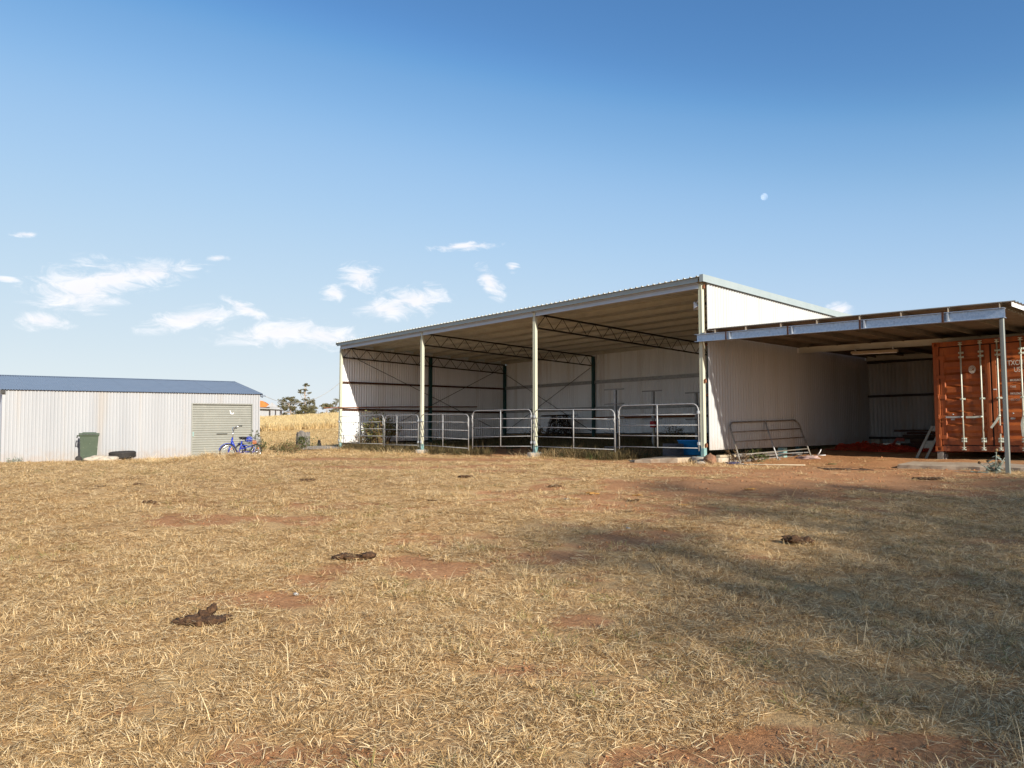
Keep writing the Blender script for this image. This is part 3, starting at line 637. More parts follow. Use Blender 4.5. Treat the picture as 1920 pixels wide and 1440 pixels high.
# printed emblem: oval ring with a dotted border
em = MB(); cx_, cz_ = .835, 1.90; n = 40
def ring(r0, r1, yy, a0=0, a1=2*math.pi, nn=40, kx=.86):
    vs = []; 
    for i in range(nn+1):
        t = a0+(a1-a0)*i/nn
        for r_ in (r0, r1): vs.append((cx_+r_*kx*math.cos(t), yy, cz_+r_*math.sin(t)))
    em.add(vs, [(2*i, 2*i+1, 2*i+3, 2*i+2) for i in range(nn)])
for yy in (.041,):
    ring(.082, .090, yy)
    for k in range(26): ring(.064, .080, yy, 2*math.pi*k/26, 2*math.pi*(k+.62)/26, 3)
    ring(.045, .060, yy); ring(.012, .030, yy, .6, 5.2, 16); ring(.030, .040, yy, 2.2, 3.6, 8)
emb = cpart(em, 'emblem', WHITEPAINT)
def lettering(txt, x, z, size, yy=.0385, sx=.72, bold=.012):
    cu = bpy.data.curves.new('lettering', 'FONT'); cu.body = txt; cu.size = size; cu.offset = bold*size; cu.extrude = .0004
    o = bpy.data.objects.new('lettering_source', cu); col.objects.link(o)
    dg = bpy.context.evaluated_depsgraph_get(); mm = bpy.data.meshes.new_from_object(o.evaluated_get(dg)); mm.name = 'lettering'
    bpy.data.objects.remove(o)
    mm.transform(Matrix.Translation((x, yy, z)) @ Matrix.Rotation(R(90), 4, 'X') @ Matrix.Diagonal((sx, 1, 1, 1)))
    mm.materials.clear(); mm.materials.append(WHITEPAINT)
    return link('lettering', mm, ct)
lettering('TXCU', 1.55, 1.945, .155); lettering('3', 1.865, 1.945, .155); lettering('US', 1.67, 1.79, .155); lettering('2', 1.865, 1.79, .155)
lettering('MAXGROSS', 1.585, 1.585, .066); lettering('TARE', 1.585, 1.44, .066); lettering('PAYLOAD', 1.585, 1.285, .066); lettering('CU. CAP.', 1.585, 1.15, .066)
m = MB(); m.box(1.865, 1.935, .036, .0385, 1.43, 1.66); m.box(1.90, 1.935, .036, .0385, 1.10, 1.25); cpart(m, 'printed_panel', WHITEPAINT)
m = MB(); m.box(1.255, 1.32, .028, .032, 1.405, 1.43); cpart(m, 'maker_plate', WHITEPL)
for x, y in ((.02, .02), (2.2, .02), (.02, 5.8), (2.2, 5.8)):
    b = MB(); b.box(0, .14, 0, .2, -.225, -.003, .008); b.box(.145, .19, .02, .16, -.225, -.06, .008)
    o = b.build('support_block', TIMBER, None); o.location = W(3.913+x, 3.744+y, .1356); o.rotation_euler = (0, 0, RZ)
    tag(o, {(.02, .02): 'weathered block under the front left corner of the orange container', (2.2, .02): 'weathered block under the front right corner of the orange container', (.02, 5.8): 'weathered block under the rear left corner of the orange container'}.get((x, y), 'weathered block under the rear right corner of the orange container'), 'block', 'blocks under the container')

# ------------------------------------------------------------------ concrete slabs
DUSTYCONC = M('dusty_brown_concrete', [(.28, .215, .15), (.37, .29, .205), (.43, .345, .25)], .9, 0, 4, bump=.35, bscale=45, fine=((.24, .14, .075), 6, .6, .52))
def slab(name, pts, top, th, label, mat=DUSTYCONC, seed=1):
    m = MB(); n = len(pts); rnd = random.Random(seed); c = Vector((sum(p[0] for p in pts)/n, sum(p[1] for p in pts)/n))
    P = []
    for i in range(n):
        a = Vector(pts[i][:2]); b = Vector(pts[(i+1) % n][:2])
        ta = pts[i][2] if len(pts[i]) > 2 else top; tb = pts[(i+1) % n][2] if len(pts[(i+1) % n]) > 2 else top
        k = max(1, int((b-a).length/.22))
        for j in range(k):
            q_ = a.lerp(b, j/k); q_ += (q_-c).normalized()*rnd.uniform(-.025, .02); P.append((q_.x, q_.y, ta+(tb-ta)*j/k))
    N = len(P); vs = []
    for sc, dz in ((1, -th), (1, -.02), (.985, 0)): vs += [(c.x+(p[0]-c.x)*sc, c.y+(p[1]-c.y)*sc, p[2]+dz+(rnd.uniform(-.004, .004))) for p in P]
    fs = [(k*N+i, k*N+(i+1) % N, (k+1)*N+(i+1) % N, (k+1)*N+i) for k in range(2) for i in range(N)]
    ctop = sum(p[2] for p in P)/N; vs.append((c.x, c.y, ctop)); fs += [(2*N+i, 2*N+(i+1) % N, 3*N) for i in range(N)]
    m.add(vs, fs); o = m.build(name, mat); o.location = W(0, 0); o.rotation_euler = (0, 0, RZ)
    return tag(o, label, 'slab')
slab('concrete_slab', [(4.12, 1.0), (7.9, 1.15), (7.9, 11.4), (3.3, 11.4), (3.3, 4.4)], -.09, .14, 'flat concrete slab in front of and under the orange container', seed=3)
slab('concrete_slab', [(-2.15, -.28, -.14), (-1.4, -.95, -.1), (-.32, -.62, -.03), (-.25, .9, -.02), (-1.75, 1.1, -.02)], -.03, .20, 'broken pale concrete slab at the shed entrance beside the corner post', seed=8)

# ------------------------------------------------------------------ closed shed on the left
LR = Vector((-9.9, 30.0)); LA = R(38.5); LTILT = math.atan(.0149)
lw = empty('garage_shed', (LR.x, LR.y, .50), LA, 'low white corrugated garage with blue grey gable roof and roller door', 'garage', rot=(0, -LTILT, LA))
LWX = -8.42; EAVE = 2.40; RIDGE_Y = 3.25; RISE = .66
def LW_(x, y, z=0):
    ca_, sa_ = math.cos(LA), math.sin(LA)
    return (LR.x+x*ca_-y*sa_, LR.y+x*sa_+y*ca_, .50+.0149*x+z)
DX0, DX1, DH = -2.55, -.27, 2.01
for i in range(12):                                      # front wall sheets, cut round the door
    a = LWX+i*.762; b = min(0, a+.762)
    if a >= 0: continue
    o = .002*(i % 2)
    segs = []
    if b <= DX0 or a >= DX1: segs = [(a, b, -.03)]
    else:
        if a < DX0: segs.append((a, DX0, -.03))
        segs.append((max(a, DX0), min(b, DX1), DH))
        if b > DX1: segs.append((DX1, b, -.03))
    m = MB()
    for s0, s1, zb_ in segs: corr(m, (s0, -o), (s1, -o), (0, -1), zb_, zb_, EAVE-.01, EAVE-.01, s0=s0-LWX, amp=.032, pitch=.105)
    m.build('wall_sheet', WHITE, lw)
corr_wall('wall_sheet', WHITE, lw, (0, .02), (0, 3.25), (1, 0), (-.03, -.03), (EAVE-.02, EAVE+RISE-.02)); corr_wall('wall_sheet', WHITE, lw, (0, 3.25), (0, 6.5), (1, 0), (-.03, -.03), (EAVE+RISE-.02, EAVE-.02))
corr_wall('wall_sheet', BLUEWHITE, lw, (LWX, 3.25), (LWX, .02), (-1, 0), (-.03, -.03), (EAVE+RISE-.02, EAVE-.02)); corr_wall('wall_sheet', BLUEWHITE, lw, (LWX, 6.5), (LWX, 3.25), (-1, 0), (-.03, -.03), (EAVE-.02, EAVE+RISE-.02))
corr_wall('wall_sheet', WHITE, lw, (LWX, 6.5), (0, 6.5), (0, 1), (-.03, -.03), (EAVE-.01, EAVE-.01))
m = MB(); m.box(-.03, .016, -.016, -.008, -.03, EAVE-.02); m.box(.010, .018, -.008, .09, -.03, EAVE-.02); m.build('corner_flashing', WHITE, lw)
m = MB(); m.box(LWX-.018, LWX+.06, -.016, -.0105, -.03, EAVE-.02); m.box(LWX-.02, LWX-.011, -.0105, .10, -.03, EAVE-.02); m.build('corner_flashing', WHITE, lw)
for side in (0, 1):                                      # corrugated roof sheets, both slopes
    i = 0; x = LWX-.09
    while x < .09:
        b = min(.09, x+.762); m = MB(); n = max(3, round((b-x)/.0762*6)); vs = []
        for j in range(n+1):
            t = x+(b-x)*j/n; h = .009*math.sin(2*math.pi*t/.0762)+.002*(i % 2)
            yy0, yy1 = (-.09, RIDGE_Y-.01) if side == 0 else (6.59, RIDGE_Y+.01)
            vs += [(t, yy0, EAVE-.018+.012+h), (t, yy1, EAVE+RISE+.012+h)]
        m.add(vs, [(2*j, 2*j+2, 2*j+3, 2*j+1) if side == 0 else (2*j, 2*j+1, 2*j+3, 2*j+2) for j in range(n)], True); m.build('roof_sheet', BLUEROOF, lw); x += .762; i += 1
m = MB(); sl_ = RISE/RIDGE_Y; m.add([(xx, RIDGE_Y+yy, EAVE+RISE+.026-abs(yy)*sl_) for xx in (LWX-.09, .09) for yy in (-.16, 0, .16)], [(0, 3, 4, 1), (1, 4, 5, 2)]); m.build('ridge_capping', BLUEROOF, lw)
for x in (LWX-.10, .093):
    for s in (0, 1):
        y0, y1 = (-.10, RIDGE_Y) if s == 0 else (6.6, RIDGE_Y); m = MB()
        vs = [(x+a, y, z+o) for (y, z) in ((y0, EAVE-.02), (y1, EAVE+RISE)) for a, o in ((0, -.13), (.008, -.13), (.008, .03), (0, .03))]
        m.add(vs, [(0, 1, 2, 3), (7, 6, 5, 4), (0, 4, 5, 1), (1, 5, 6, 2), (2, 6, 7, 3), (3, 7, 4, 0)]); m.build('barge_flashing', BLUEWHITE if x < -1 else BLUEROOF, lw)
m = MB(); m.box(LWX-.085, LWX+.06, -.085, -.02, EAVE-.14, EAVE-.035); m.build('eave_bracket', BLACKPL, lw)
m = MB(); m.box(.02, .2, -.075, -.02, EAVE-.10, EAVE-.04); m.build('eave_bracket', BLUEROOF, lw)
# roller door
m = MB(); vs = []; k = 23; sp = DH/k
for i in range(k):
    for z, o in ((0, .004), (.012, .028), (.026, .028), (.038, .004), (.05, 0), (sp-.002, .0)): vs += [(DX0+.03, .055-0+o, i*sp+z), (DX1-.03, .055+o, i*sp+z)]
n = len(vs)//2; m.add(vs, [(2*j, 2*j+1, 2*j+3, 2*j+2) for j in range(n-1)])
dr = m.build('roller_door', DOORCOL, lw)
m = MB(); m.box(DX0+.04, DX1-.04, .035, .05, -.01, .05); m.build('bottom_bar', GALV, dr)
m = MB(); m.box(-1.62, -1.22, .03, .045, .845, .872); m.box(-1.55, -1.5, .02, .03, .85, .87); m.build('handle', BLACKPL, dr)
m = MB(); m.box(DX0+.05, DX0+.10, .03, .05, .78, .94); m.build('latch', TEAL, dr)
b = MB(); pts = [(0, .0), (.03, -.05), (.08, -.07), (.13, -.05), (.16, -.06), (.14, -.01), (.17, .02), (.12, .01), (.10, -.02), (.07, -.03), (.03, .05), (.01, .10), (-.02, .12), (-.01, .05)]
b.add([(-1.12+a*.9, .0475, 1.66+c*.9) for a, c in pts], [tuple(range(len(pts)))]); b.build('bird_mark', WHITEPL, dr)
m = MB(); m.box(DX0-.0, DX0+.035, -.012, .07, 0, DH); m.box(DX1-.035, DX1, -.012, .07, 0, DH); m.box(DX0+.035, DX1-.035, .0, .02, DH-.035, DH+.01); m.build('door_jamb', DOORCOL, lw)
m = MB(); m.box(LWX+.05, -.05, .08, 6.45, -.12, .0); m.build('floor', CONCRETE, lw)

# overhead wire
cb = MB(); p0 = Vector(LW_(.2, .0, EAVE-.08)); p1 = Vector(W(-18.02, .02, 2.78)); P = []
for i in range(25):
    t = i/24; p = p0.lerp(p1, t); p.z -= 4*.55*t*(1-t); P.append(p)
ow = empty('overhead_wire', p0, 0, 'thin sagging wire strung from the garage eave to the tall shed', 'wire')
cb.tube([p-p0 for p in P], .011, 6); cb.build('wire', DULLGALV, ow)
m = MB(); m.tube([(0, 0, 0), (p1-p0)*.012], .03, 8); m.tube([(p1-p0)*.985+Vector((0, 0, -.02)), p1-p0], .03, 8); m.build('insulator', BLUEWHITE, ow)

# ------------------------------------------------------------------ things by the garage
bx, by, _ = LW_(-6.05, -.72); bn = empty('wheelie_bin', (bx, by, tz(bx, by)-.01), LA+R(-8), 'faded green wheelie bin standing against the white garage wall', 'bin')
def frus(m, a, b):  # a, b = (x0,x1,y0,y1,z)
    vs = [(x, y, q[4]) for q in (a, b) for x, y in ((q[0], q[2]), (q[1], q[2]), (q[1], q[3]), (q[0], q[3]))]
    return m.add(vs, [(3, 2, 1, 0), (4, 5, 6, 7), (0, 1, 5, 4), (1, 2, 6, 5), (2, 3, 7, 6), (3, 0, 4, 7)])
m = MB(); frus(m, (-.235, .235, -.235, .235, .02), (-.27, .27, -.27, .27, .86)); frus(m, (-.29, .29, -.29, .29, .86), (-.295, .295, -.295, .295, .92))
for xx in (-.15, 0, .15): frus(m, (xx-.012, xx+.012, -.222, -.2, .1), (xx-.012, xx+.012, -.268, -.25, .7))
m.build('body', BINGREEN, bn)
m = MB(); frus(m, (-.305, .305, -.33, .30, .925), (-.29, .29, -.31, .28, .965)); frus(m, (-.22, .22, -.24, .2, .965), (-.18, .18, -.2, .16, .99)); m.box(-.2, .2, -.36, -.325, .925, .94); m.build('lid', BINGREEN, bn)
m = MB(); m.tube([(-.27, .24, .86), (-.34, .25, .87), (-.35, .25, .80)], .02, 6); m.tube([(-.345, -.2, .88), (-.345, .25, .88)], .016, 6); m.tube([(-.27, -.18, .88), (-.345, -.2, .88)], .016, 6); m.build('handle', BINGREEN, bn)
for s in (-1, 1):
    m = MB(); m.lathe([(.06, -.028), (.10, -.03), (.105, -.015), (.105, .015), (.10, .03), (.06, .028)], 16); m.v = [(-.25+c*.0+a*1.0-.03, s*.22+c, .10+b) for a, b, c in m.v]; m.build('wheel', RUBBER, bn)
x, y, _ = LW_(-5.02, -.75)
ty = empty('tyre', (x, y, tz(x, y)+.20), LA, 'old black tyre lying flat on pale rubble by the garage wall', 'tyre', rot=(R(2), R(-3), LA))
m = MB(); prof = [(.25, .0), (.235, .03), (.27, .005)]
pr = []
for i in range(15):
    t = -math.pi*.82+2*math.pi*.82*i/14; pr.append((.315+.10*min(1, max(-1, math.cos(t)*1.25)), .11*min(1, max(-1, math.sin(t)*1.25))))
m.lathe(pr, 36, capb=False, capt=False); m.build('carcass', RUBBER, ty)
m = MB()
for i in range(48):
    t = 2*math.pi*i/48
    for zz in (-.06, 0, .06): 
        c_, s_ = math.cos(t+.06*zz/.06), math.sin(t+.06*zz/.06); r_ = .414
        m.bar((r_*c_-.02*s_, r_*s_+.02*c_, zz), (r_*c_+.02*s_, r_*s_-.02*c_, zz), .02, .035)
m.build('tread', RUBBER, ty)
x, y, _ = LW_(-5.75, -1.0)
o = MB()
for i, (dx, dy, r_, zz) in enumerate(((0, 0, .30, .05), (-.28, -.1, .22, .02), (.35, -.05, .26, .02), (.6, .1, .24, .02), (.1, -.22, .22, .0))): o.blob((dx*.8, dy, zz+.05), r_, i+3, .35, (1.3, .8, .38))
o = o.build('rubble_pile', CONCRETE); o.location = (x, y, tz(x, y)); o.rotation_euler = (0, 0, LA); tag(o, 'low heap of pale grey rubble between bin and tyre', 'rubble')

# adult tricycle parked before the roller door
tg = tz(-8.6, 25)-.03
hx, hy = -.3, -.954
tk = empty('tricycle', (-8.61, 25.0, tg), math.atan2(hy, hx), 'bright blue adult tricycle with wire basket parked in dry grass by the roller door', 'tricycle')
RW = .253
def wheel(parent, c, steer=0.0, r_=RW, rimmat=CHROME, extra=None):
    w_ = MB(); n = 28; d = Vector((math.cos(steer), math.sin(steer), 0))
    w_.tube([Vector(c)+d*(r_*math.cos(2*math.pi*i/n))+Vector((0, 0, r_*math.sin(2*math.pi*i/n))) for i in range(n)], .021, 6, True); wh = w_.build('wheel', RUBBER, parent)
    q_ = MB(); q_.tube([Vector(c)+d*((r_-.03)*math.cos(2*math.pi*i/n))+Vector((0, 0, (r_-.03)*math.sin(2*math.pi*i/n))) for i in range(n)], .012, 5, True); q_.build('rim', rimmat, wh)
    q_ = MB()
    for i in range(18):
        t = 2*math.pi*i/18; q_.tube([Vector(c), Vector(c)+d*((r_-.03)*math.cos(t))+Vector((0, 0, (r_-.03)*math.sin(t)))], .0025, 4)
    ax = Vector((-d.y, d.x, 0)); q_.tube([Vector(c)-ax*.05, Vector(c)+ax*.05], .03, 8); q_.build('spokes', CHROME, wh)
    q_ = MB(); t = .9; p = Vector(c)+d*(r_*.55*math.cos(2.4))+Vector((0, 0, r_*.55*math.sin(2.4))); q_.bar(p, p+Vector((0, 0, .05)), .012, .035); q_.build('reflector', ORANGEREFL, wh)
    return wh
ST = R(-38)
wheel(tk, (1.0, 0, RW), ST); wheel(tk, (0, .31, RW)); wheel(tk, (0, -.31, RW))
m = MB()
m.tube([(.80, 0, .72), (.84, 0, .60), (.83, 0, .52)], [.026, .028, .03], 8)
m.tube([(.82, 0, .60), (.74, 0, .44), (.62, 0, .28), (.48, 0, .22)], [.04, .05, .05, .04], 10)
m.tube([(.48, 0, .22), (.2, 0, .25), (0, 0, .26)], .026, 8); m.tube([(.48, 0, .22), (.36, 0, .5), (.33, 0, .6)], .022, 8); m.tube([(.38, 0, .46), (.1, .0, .47), (-.08, 0, .42)], .016, 8)
m.tube([(0, -.33, RW), (0, .33, RW)], .018, 8)
for s in (-1, 1): m.tube([(.38, 0, .35), (.05, s*.22, .46), (-.05, s*.22, .46)], .014, 6); m.tube([(0, s*.22, RW), (-.03, s*.22, .46)], .014, 6)
m.build('frame', BLUEPAINT, tk)
d = Vector((math.cos(ST), math.sin(ST), 0)); ax = Vector((-d.y, d.x, 0)); f = MB()
for s in (-1, 1): f.tube([Vector((.84, 0, .55))+ax*(s*.045), Vector((.92, 0, .42))+ax*(s*.05), Vector((1.0, 0, RW))+ax*(s*.055)], .016, 8)
f.build('fork', BLUEPAINT, tk)
def fender(c, st_, a0, a1):
    q_ = MB(); vs = []; dd = Vector((math.cos(st_), math.sin(st_), 0)); aa = Vector((-dd.y, dd.x, 0)); n = 14
    for i in range(n+1):
        t = R(a0+(a1-a0)*i/n)
        for o_, rr_ in ((-.032, .285), (-.02, .30), (.02, .30), (.032, .285)): vs.append(Vector(c)+dd*(rr_*math.cos(t))+Vector((0, 0, rr_*math.sin(t)))+aa*o_)
    q_.add(vs, [(4*i+j, 4*i+j+1, 4*i+j+5, 4*i+j+4) for i in range(n) for j in range(3)], True); q_.build('fender', BLUEPAINT, tk)
fender((1.0, 0, RW), ST, 15, 120); fender((0, -.31, RW), 0, 60, 185)
m = MB(); m.tube([(.80, 0, .70), (.78, 0, .84), (.77, 0, .92)], .013, 8); m.tube([Vector((.77, 0, .92))+ax*.02+Vector((0, 0, .0)), Vector((.77, 0, 1.02))+ax*.10, Vector((.72, 0, 1.08))+ax*.24, Vector((.58, 0, 1.09))+ax*.29], .012, 6); m.tube([Vector((.77, 0, .92))-ax*.02, Vector((.77, 0, .98))-ax*.10, Vector((.72, 0, 1.04))-ax*.24, Vector((.58, 0, 1.03))-ax*.29], .012, 6); m.build('handlebar', CHROME, tk)
for s, z in ((1, 1.09), (-1, 1.03)):
    m = MB(); m.tube([Vector((.64, 0, z))+ax*(s*.27), Vector((.48, 0, z))+ax*(s*.31)], .02, 8); m.build('grip', BLACKPL, tk)
m = MB(); m.tube([(.33, 0, .58), (.31, 0, .68)], .014, 8); m.build('seat_post', CHROME, tk)
m = MB(); m.blob((.27, 0, .71), .13, 4, .05, (1.05, .85, .36)); m.blob((.39, 0, .715), .07, 5, .05, (1.5, .6, .4)); m.build('saddle', BLACKPL, tk)
m = MB(); m.tube([(.48, -.07, .22), (.48, .07, .22)], .014, 6); m.tube([(.48, -.07, .22), (.60, -.08, .13)], .010, 6); m.tube([(.48, .07, .22), (.36, .08, .31)], .010, 6); m.box(.55, .65, -.17, -.07, .115, .14); m.box(.31, .41, .07, .17, .30, .325); m.build('pedals', BLACKPL, tk)
m = MB(); x0, x1, y0, y1, z0, z1 = -.32, .10, -.27, .27, .50, .74
for z in (z0, z0+.08, z0+.16, z1): m.tube([(x0, y0, z), (x1, y0, z), (x1, y1, z), (x0, y1, z)], .006, 5, True)
for i in range(9):
    t = i/8
    for (a, b) in (((x0, y0+(y1-y0)*t), None), ((x1, y0+(y1-y0)*t), None), ((x0+(x1-x0)*t, y0), None), ((x0+(x1-x0)*t, y1), None)): m.tube([(a[0], a[1], z0), (a[0], a[1], z1)], .0035, 4)
    m.tube([(x0, y0+(y1-y0)*t, z0), (x1, y0+(y1-y0)*t, z0)], .0035, 4)
m.build('basket', DULLGALV, tk)
m = MB(); m.box(-.335, -.325, -.08, .08, .5, .62); m.build('rear_reflector', ORANGEREFL, tk)
bl = MB(); bl.blob((0, 0, 0), .13, 9, .4, (1, .8, .9)); o = bl.build('blue_bundle', BLUEPAINT); o.location = Vector(tk.location)+Vector((-.06*hx-.0, .0, .66)); tag(o, 'crumpled blue cloth bundle lying in the tricycle basket', 'bundle')

# ------------------------------------------------------------------ inside and in front of the shed
def G(x, y, dz=0): return (x, y, tz(x, y)+dz)
def WG(lx, ly, dz=0):
    p = W(lx, ly); return G(p[0], p[1], dz)
for (lx, ly, lab) in ((-6.59, 4.36, 'grey steel post with paired crossbars, leftmost and nearest the gates'), (-6.34, 6.13, 'grey steel post with crossbars and a red box, middle of three'), (-5.92, 8.16, 'grey steel post with crossbars half hidden behind the corner post')):
    zb = tz(*W(lx, ly)[:2]); st_ = empty('crossbar_stand', (W(lx, ly)[0], W(lx, ly)[1], zb), RZ, lab, 'rack', 'crossbar racks inside the shed')
    top = ZB+2.1-zb
    m = MB(); m.box(-.045, .045, -.045, .045, -.15, top-.02, .006); m.build('post', DULLGALV, st_)
    for k in range(5):
        z = top-.5*k; 
        if z < .05: continue
        m = MB(); m.tube([(-.44, -.065, z), (.44, -.065, z)], .022, 8); m.build('crossbar', DULLGALV, st_)
x, y, z = W(-5.75, 5.4, .78)
rb = empty('red_box', (x, y, z), RZ, 'small dark red plastic box on a stake behind the gate', 'box')
m = MB(); m.box(-.12, .09, -.08, .08, 0, .22, .015); m.box(-.10, -.02, -.10, -.08, .03, .2, .01); m.box(.0, .08, -.10, -.08, .03, .2, .01); m.build('body', REDBOX, rb)
zg = tz(x, y); m = MB(); m.box(-.02, .02, -.02, .02, zg-z-.1, .0); m.build('stake', PALEWOOD, rb)
x, y, z = W(-1.33, 1.45, -.015)
tb = empty('blue_tub', (x, y, z), RZ, 'round blue plastic tub behind the gate by the corner post', 'tub')
m = MB(); m.lathe([(.33, 0), (.345, .02), (.40, .36), (.425, .375), (.425, .40), (.385, .395), (.32, .04)], 32, capt=True); m.build('body', BLUETUB, tb)
x, y, z = W(-1.45, .72, -.015)
mr_ = empty('wire_mesh_roll', (x, y, z), RZ, 'low grey roll of wire mesh in front of the blue tub', 'mesh roll')
for rr_, ph in ((.265, 0), (.22, .1), (.17, .2)):
    m = MB(); n = 44
    for i in range(n):
        for s in (-1, 1):
            m.tube([(rr_*math.cos(ph+2*math.pi*(i+s*k*.9)/n), rr_*math.sin(ph+2*math.pi*(i+s*k*.9)/n), .3*k/5) for k in range(6)], .0045, 3, caps=False)
    for z_ in (.004, .3): m.tube([(rr_*math.cos(t*.2), rr_*math.sin(t*.2), z_) for t in range(32)], .006, 4, True)
    m.build('mesh_layer', WIREMESH, mr_)

# foliage builders
def leaves(mb, pts, size, rnd, asp=2.2, flat=0.0):
    vs = []; fs = []
    for p in pts:
        s = size*rnd.uniform(.6, 1.35); d = Vector((rnd.gauss(0, 1), rnd.gauss(0, 1), rnd.gauss(0, 1)*(1-flat))).normalized()
        u = d.cross(Vector((rnd.gauss(0, 1), rnd.gauss(0, 1), rnd.gauss(0, 1)))).normalized(); p = Vector(p); b = len(vs)
        w_ = u*(s/asp); l_ = d*s
        vs += [p-l_*.5, p+w_*.5, p+l_*.5+u.cross(d)*s*.15, p-w_*.5]; fs.append((b, b+1, b+2, b+3))
    mb.add(vs, fs)
def shrub(name, loc, label, h, w, seed, mats=(('foliage', None, 300),), leaf=.05, stems=12, cat='weed', group=None, dry=True):
    rnd = random.Random(seed); root = empty(name, loc, rnd.uniform(0, 6), label, cat, group); sm = MB(); tips = []
    for i in range(stems):
        a = rnd.uniform(0, 6.28); r_ = w*.5*math.sqrt(rnd.random()); hh = h*rnd.uniform(.5, 1)*(1-.45*(r_/(w*.5))**2)
        p0 = Vector((r_*.25*math.cos(a), r_*.25*math.sin(a), -.03)); p2 = Vector((r_*math.cos(a), r_*math.sin(a), hh)); p1 = p0.lerp(p2, .5)+Vector((rnd.gauss(0, .05), rnd.gauss(0, .05), .1*hh))
        sm.tube([p0, p1, p2], [.012*h+.003, .008*h+.002, .003], 4); tips.append((p0, p1, p2))
        for k in range(4):
            t = rnd.uniform(.35, 1); q_ = p1.lerp(p2, t); e = q_+Vector((rnd.gauss(0, .12), rnd.gauss(0, .12), rnd.uniform(-.05, .16)))*w; sm.tube([q_, e], [.004, .002], 3); tips.append((q_, q_.lerp(e, .5), e))
    sm.build('stem', STEM, root)
    for nm, mat, n in mats:
        m = MB(); pts = []
        for i in range(n):
            a, b, c = rnd.choice(tips); t = rnd.random(); p = a.lerp(b, t) if rnd.random() < .35 else b.lerp(c, t); pts.append(p+Vector((rnd.gauss(0, .04), rnd.gauss(0, .04), rnd.gauss(0, .04)))*w)
        leaves(m, pts, leaf, rnd); m.build(nm, mat, root)['kind'] = 'stuff'
    return root
shrub('weed_bush', WG(-16.9, 1.3), 'tall green and brown weed bush against the sunlit inside wall', 1.8, 1.6, 3, (('green_leaf', BUSHLEAF, 1100), ('dead_leaf', LEAFBROWN, 520)), .095, 30, 'bush')
shrub('weed_bush', WG(-17.3, .75), 'low brown weed bush behind the leftmost gate by the first post', .75, 1.1, 4, (('dead_leaf', LEAFBROWN, 420), ('green_leaf', LEAFGREEN, 160)), .06, 18, 'bush')
shrub('weed_bush', WG(-14.6, 2.6), 'small dark green weed behind the narrow gate', .55, .75, 5, (('green_leaf', LEAFGREEN, 300),), .07, 12, 'bush')
shrub('weed_bush', WG(-13.9, 7.6), 'dark low mound of weeds deep in the shed near the corner', .75, 1.9, 6, (('dead_leaf', LEAFBROWN, 500), ('green_leaf', LEAFGREEN, 260)), .07, 20, 'bush')
shrub('weed_bush', WG(-5.2, 5.9), 'brown and green weed below the red box', .9, .8, 7, (('dead_leaf', LEAFBROWN, 260), ('green_leaf', LEAFGREEN, 160)), .06, 12, 'bush')
x, y = LW_(-.1, -1.5)[:2]
shrub('weed_bush', G(-8.75, 26.2), 'green weed growing up behind the blue tricycle', 1.05, .7, 8, (('green_leaf', LEAFGREEN, 380),), .075, 14, 'bush')
for i, (px, py, hh, ww, lab) in enumerate(((-7.9, 26.4, .5, .9, 'low green weed right of the blue tricycle'), (-8.3, 29.0, .4, 1.4, 'flat sprawling weed between tricycle and old stump'), (-9.3, 31.6, .4, 1.5, 'low brown weeds along the foot of the old stump'))):
    shrub('weed_bush', G(px, py), lab, hh, ww, 20+i, (('green_leaf', LEAFGREEN, 200), ('dead_leaf', LEAFBROWN, 160)), .06, 12, 'weed')
x, y = LW_(-8.0, -.35)[:2]
shrub('weed_bush', G(x, y-.3), 'small grey green weed at the left foot of the garage', .16, .7, 31, (('foliage', THISTLE, 120),), .06, 8, 'weed')
shrub('weed_bush', WG(.55, 1.5), 'bright green weed growing under the leaning gate', .34, .6, 32, (('green_leaf', LEAFGREEN, 320),), .06, 10, 'weed')
shrub('weed_bush', WG(.5, .7), 'bare twiggy dry weed at the near foot of the leaning gate', .42, .7, 33, (('dead_leaf', LEAFBROWN, 60),), .03, 18, 'weed')
shrub('weed_bush', WG(7.1, .9), 'fine green weed on the slab right of the awning post', .28, .9, 34, (('green_leaf', LEAFGREEN, 260),), .05, 12, 'weed')
shrub('weed_bush', WG(7.0, 3.0), 'pale weed hanging in the dark gap under the container', .25, .6, 35, (('green_leaf', LEAFGREEN, 160),), .05, 8, 'weed')
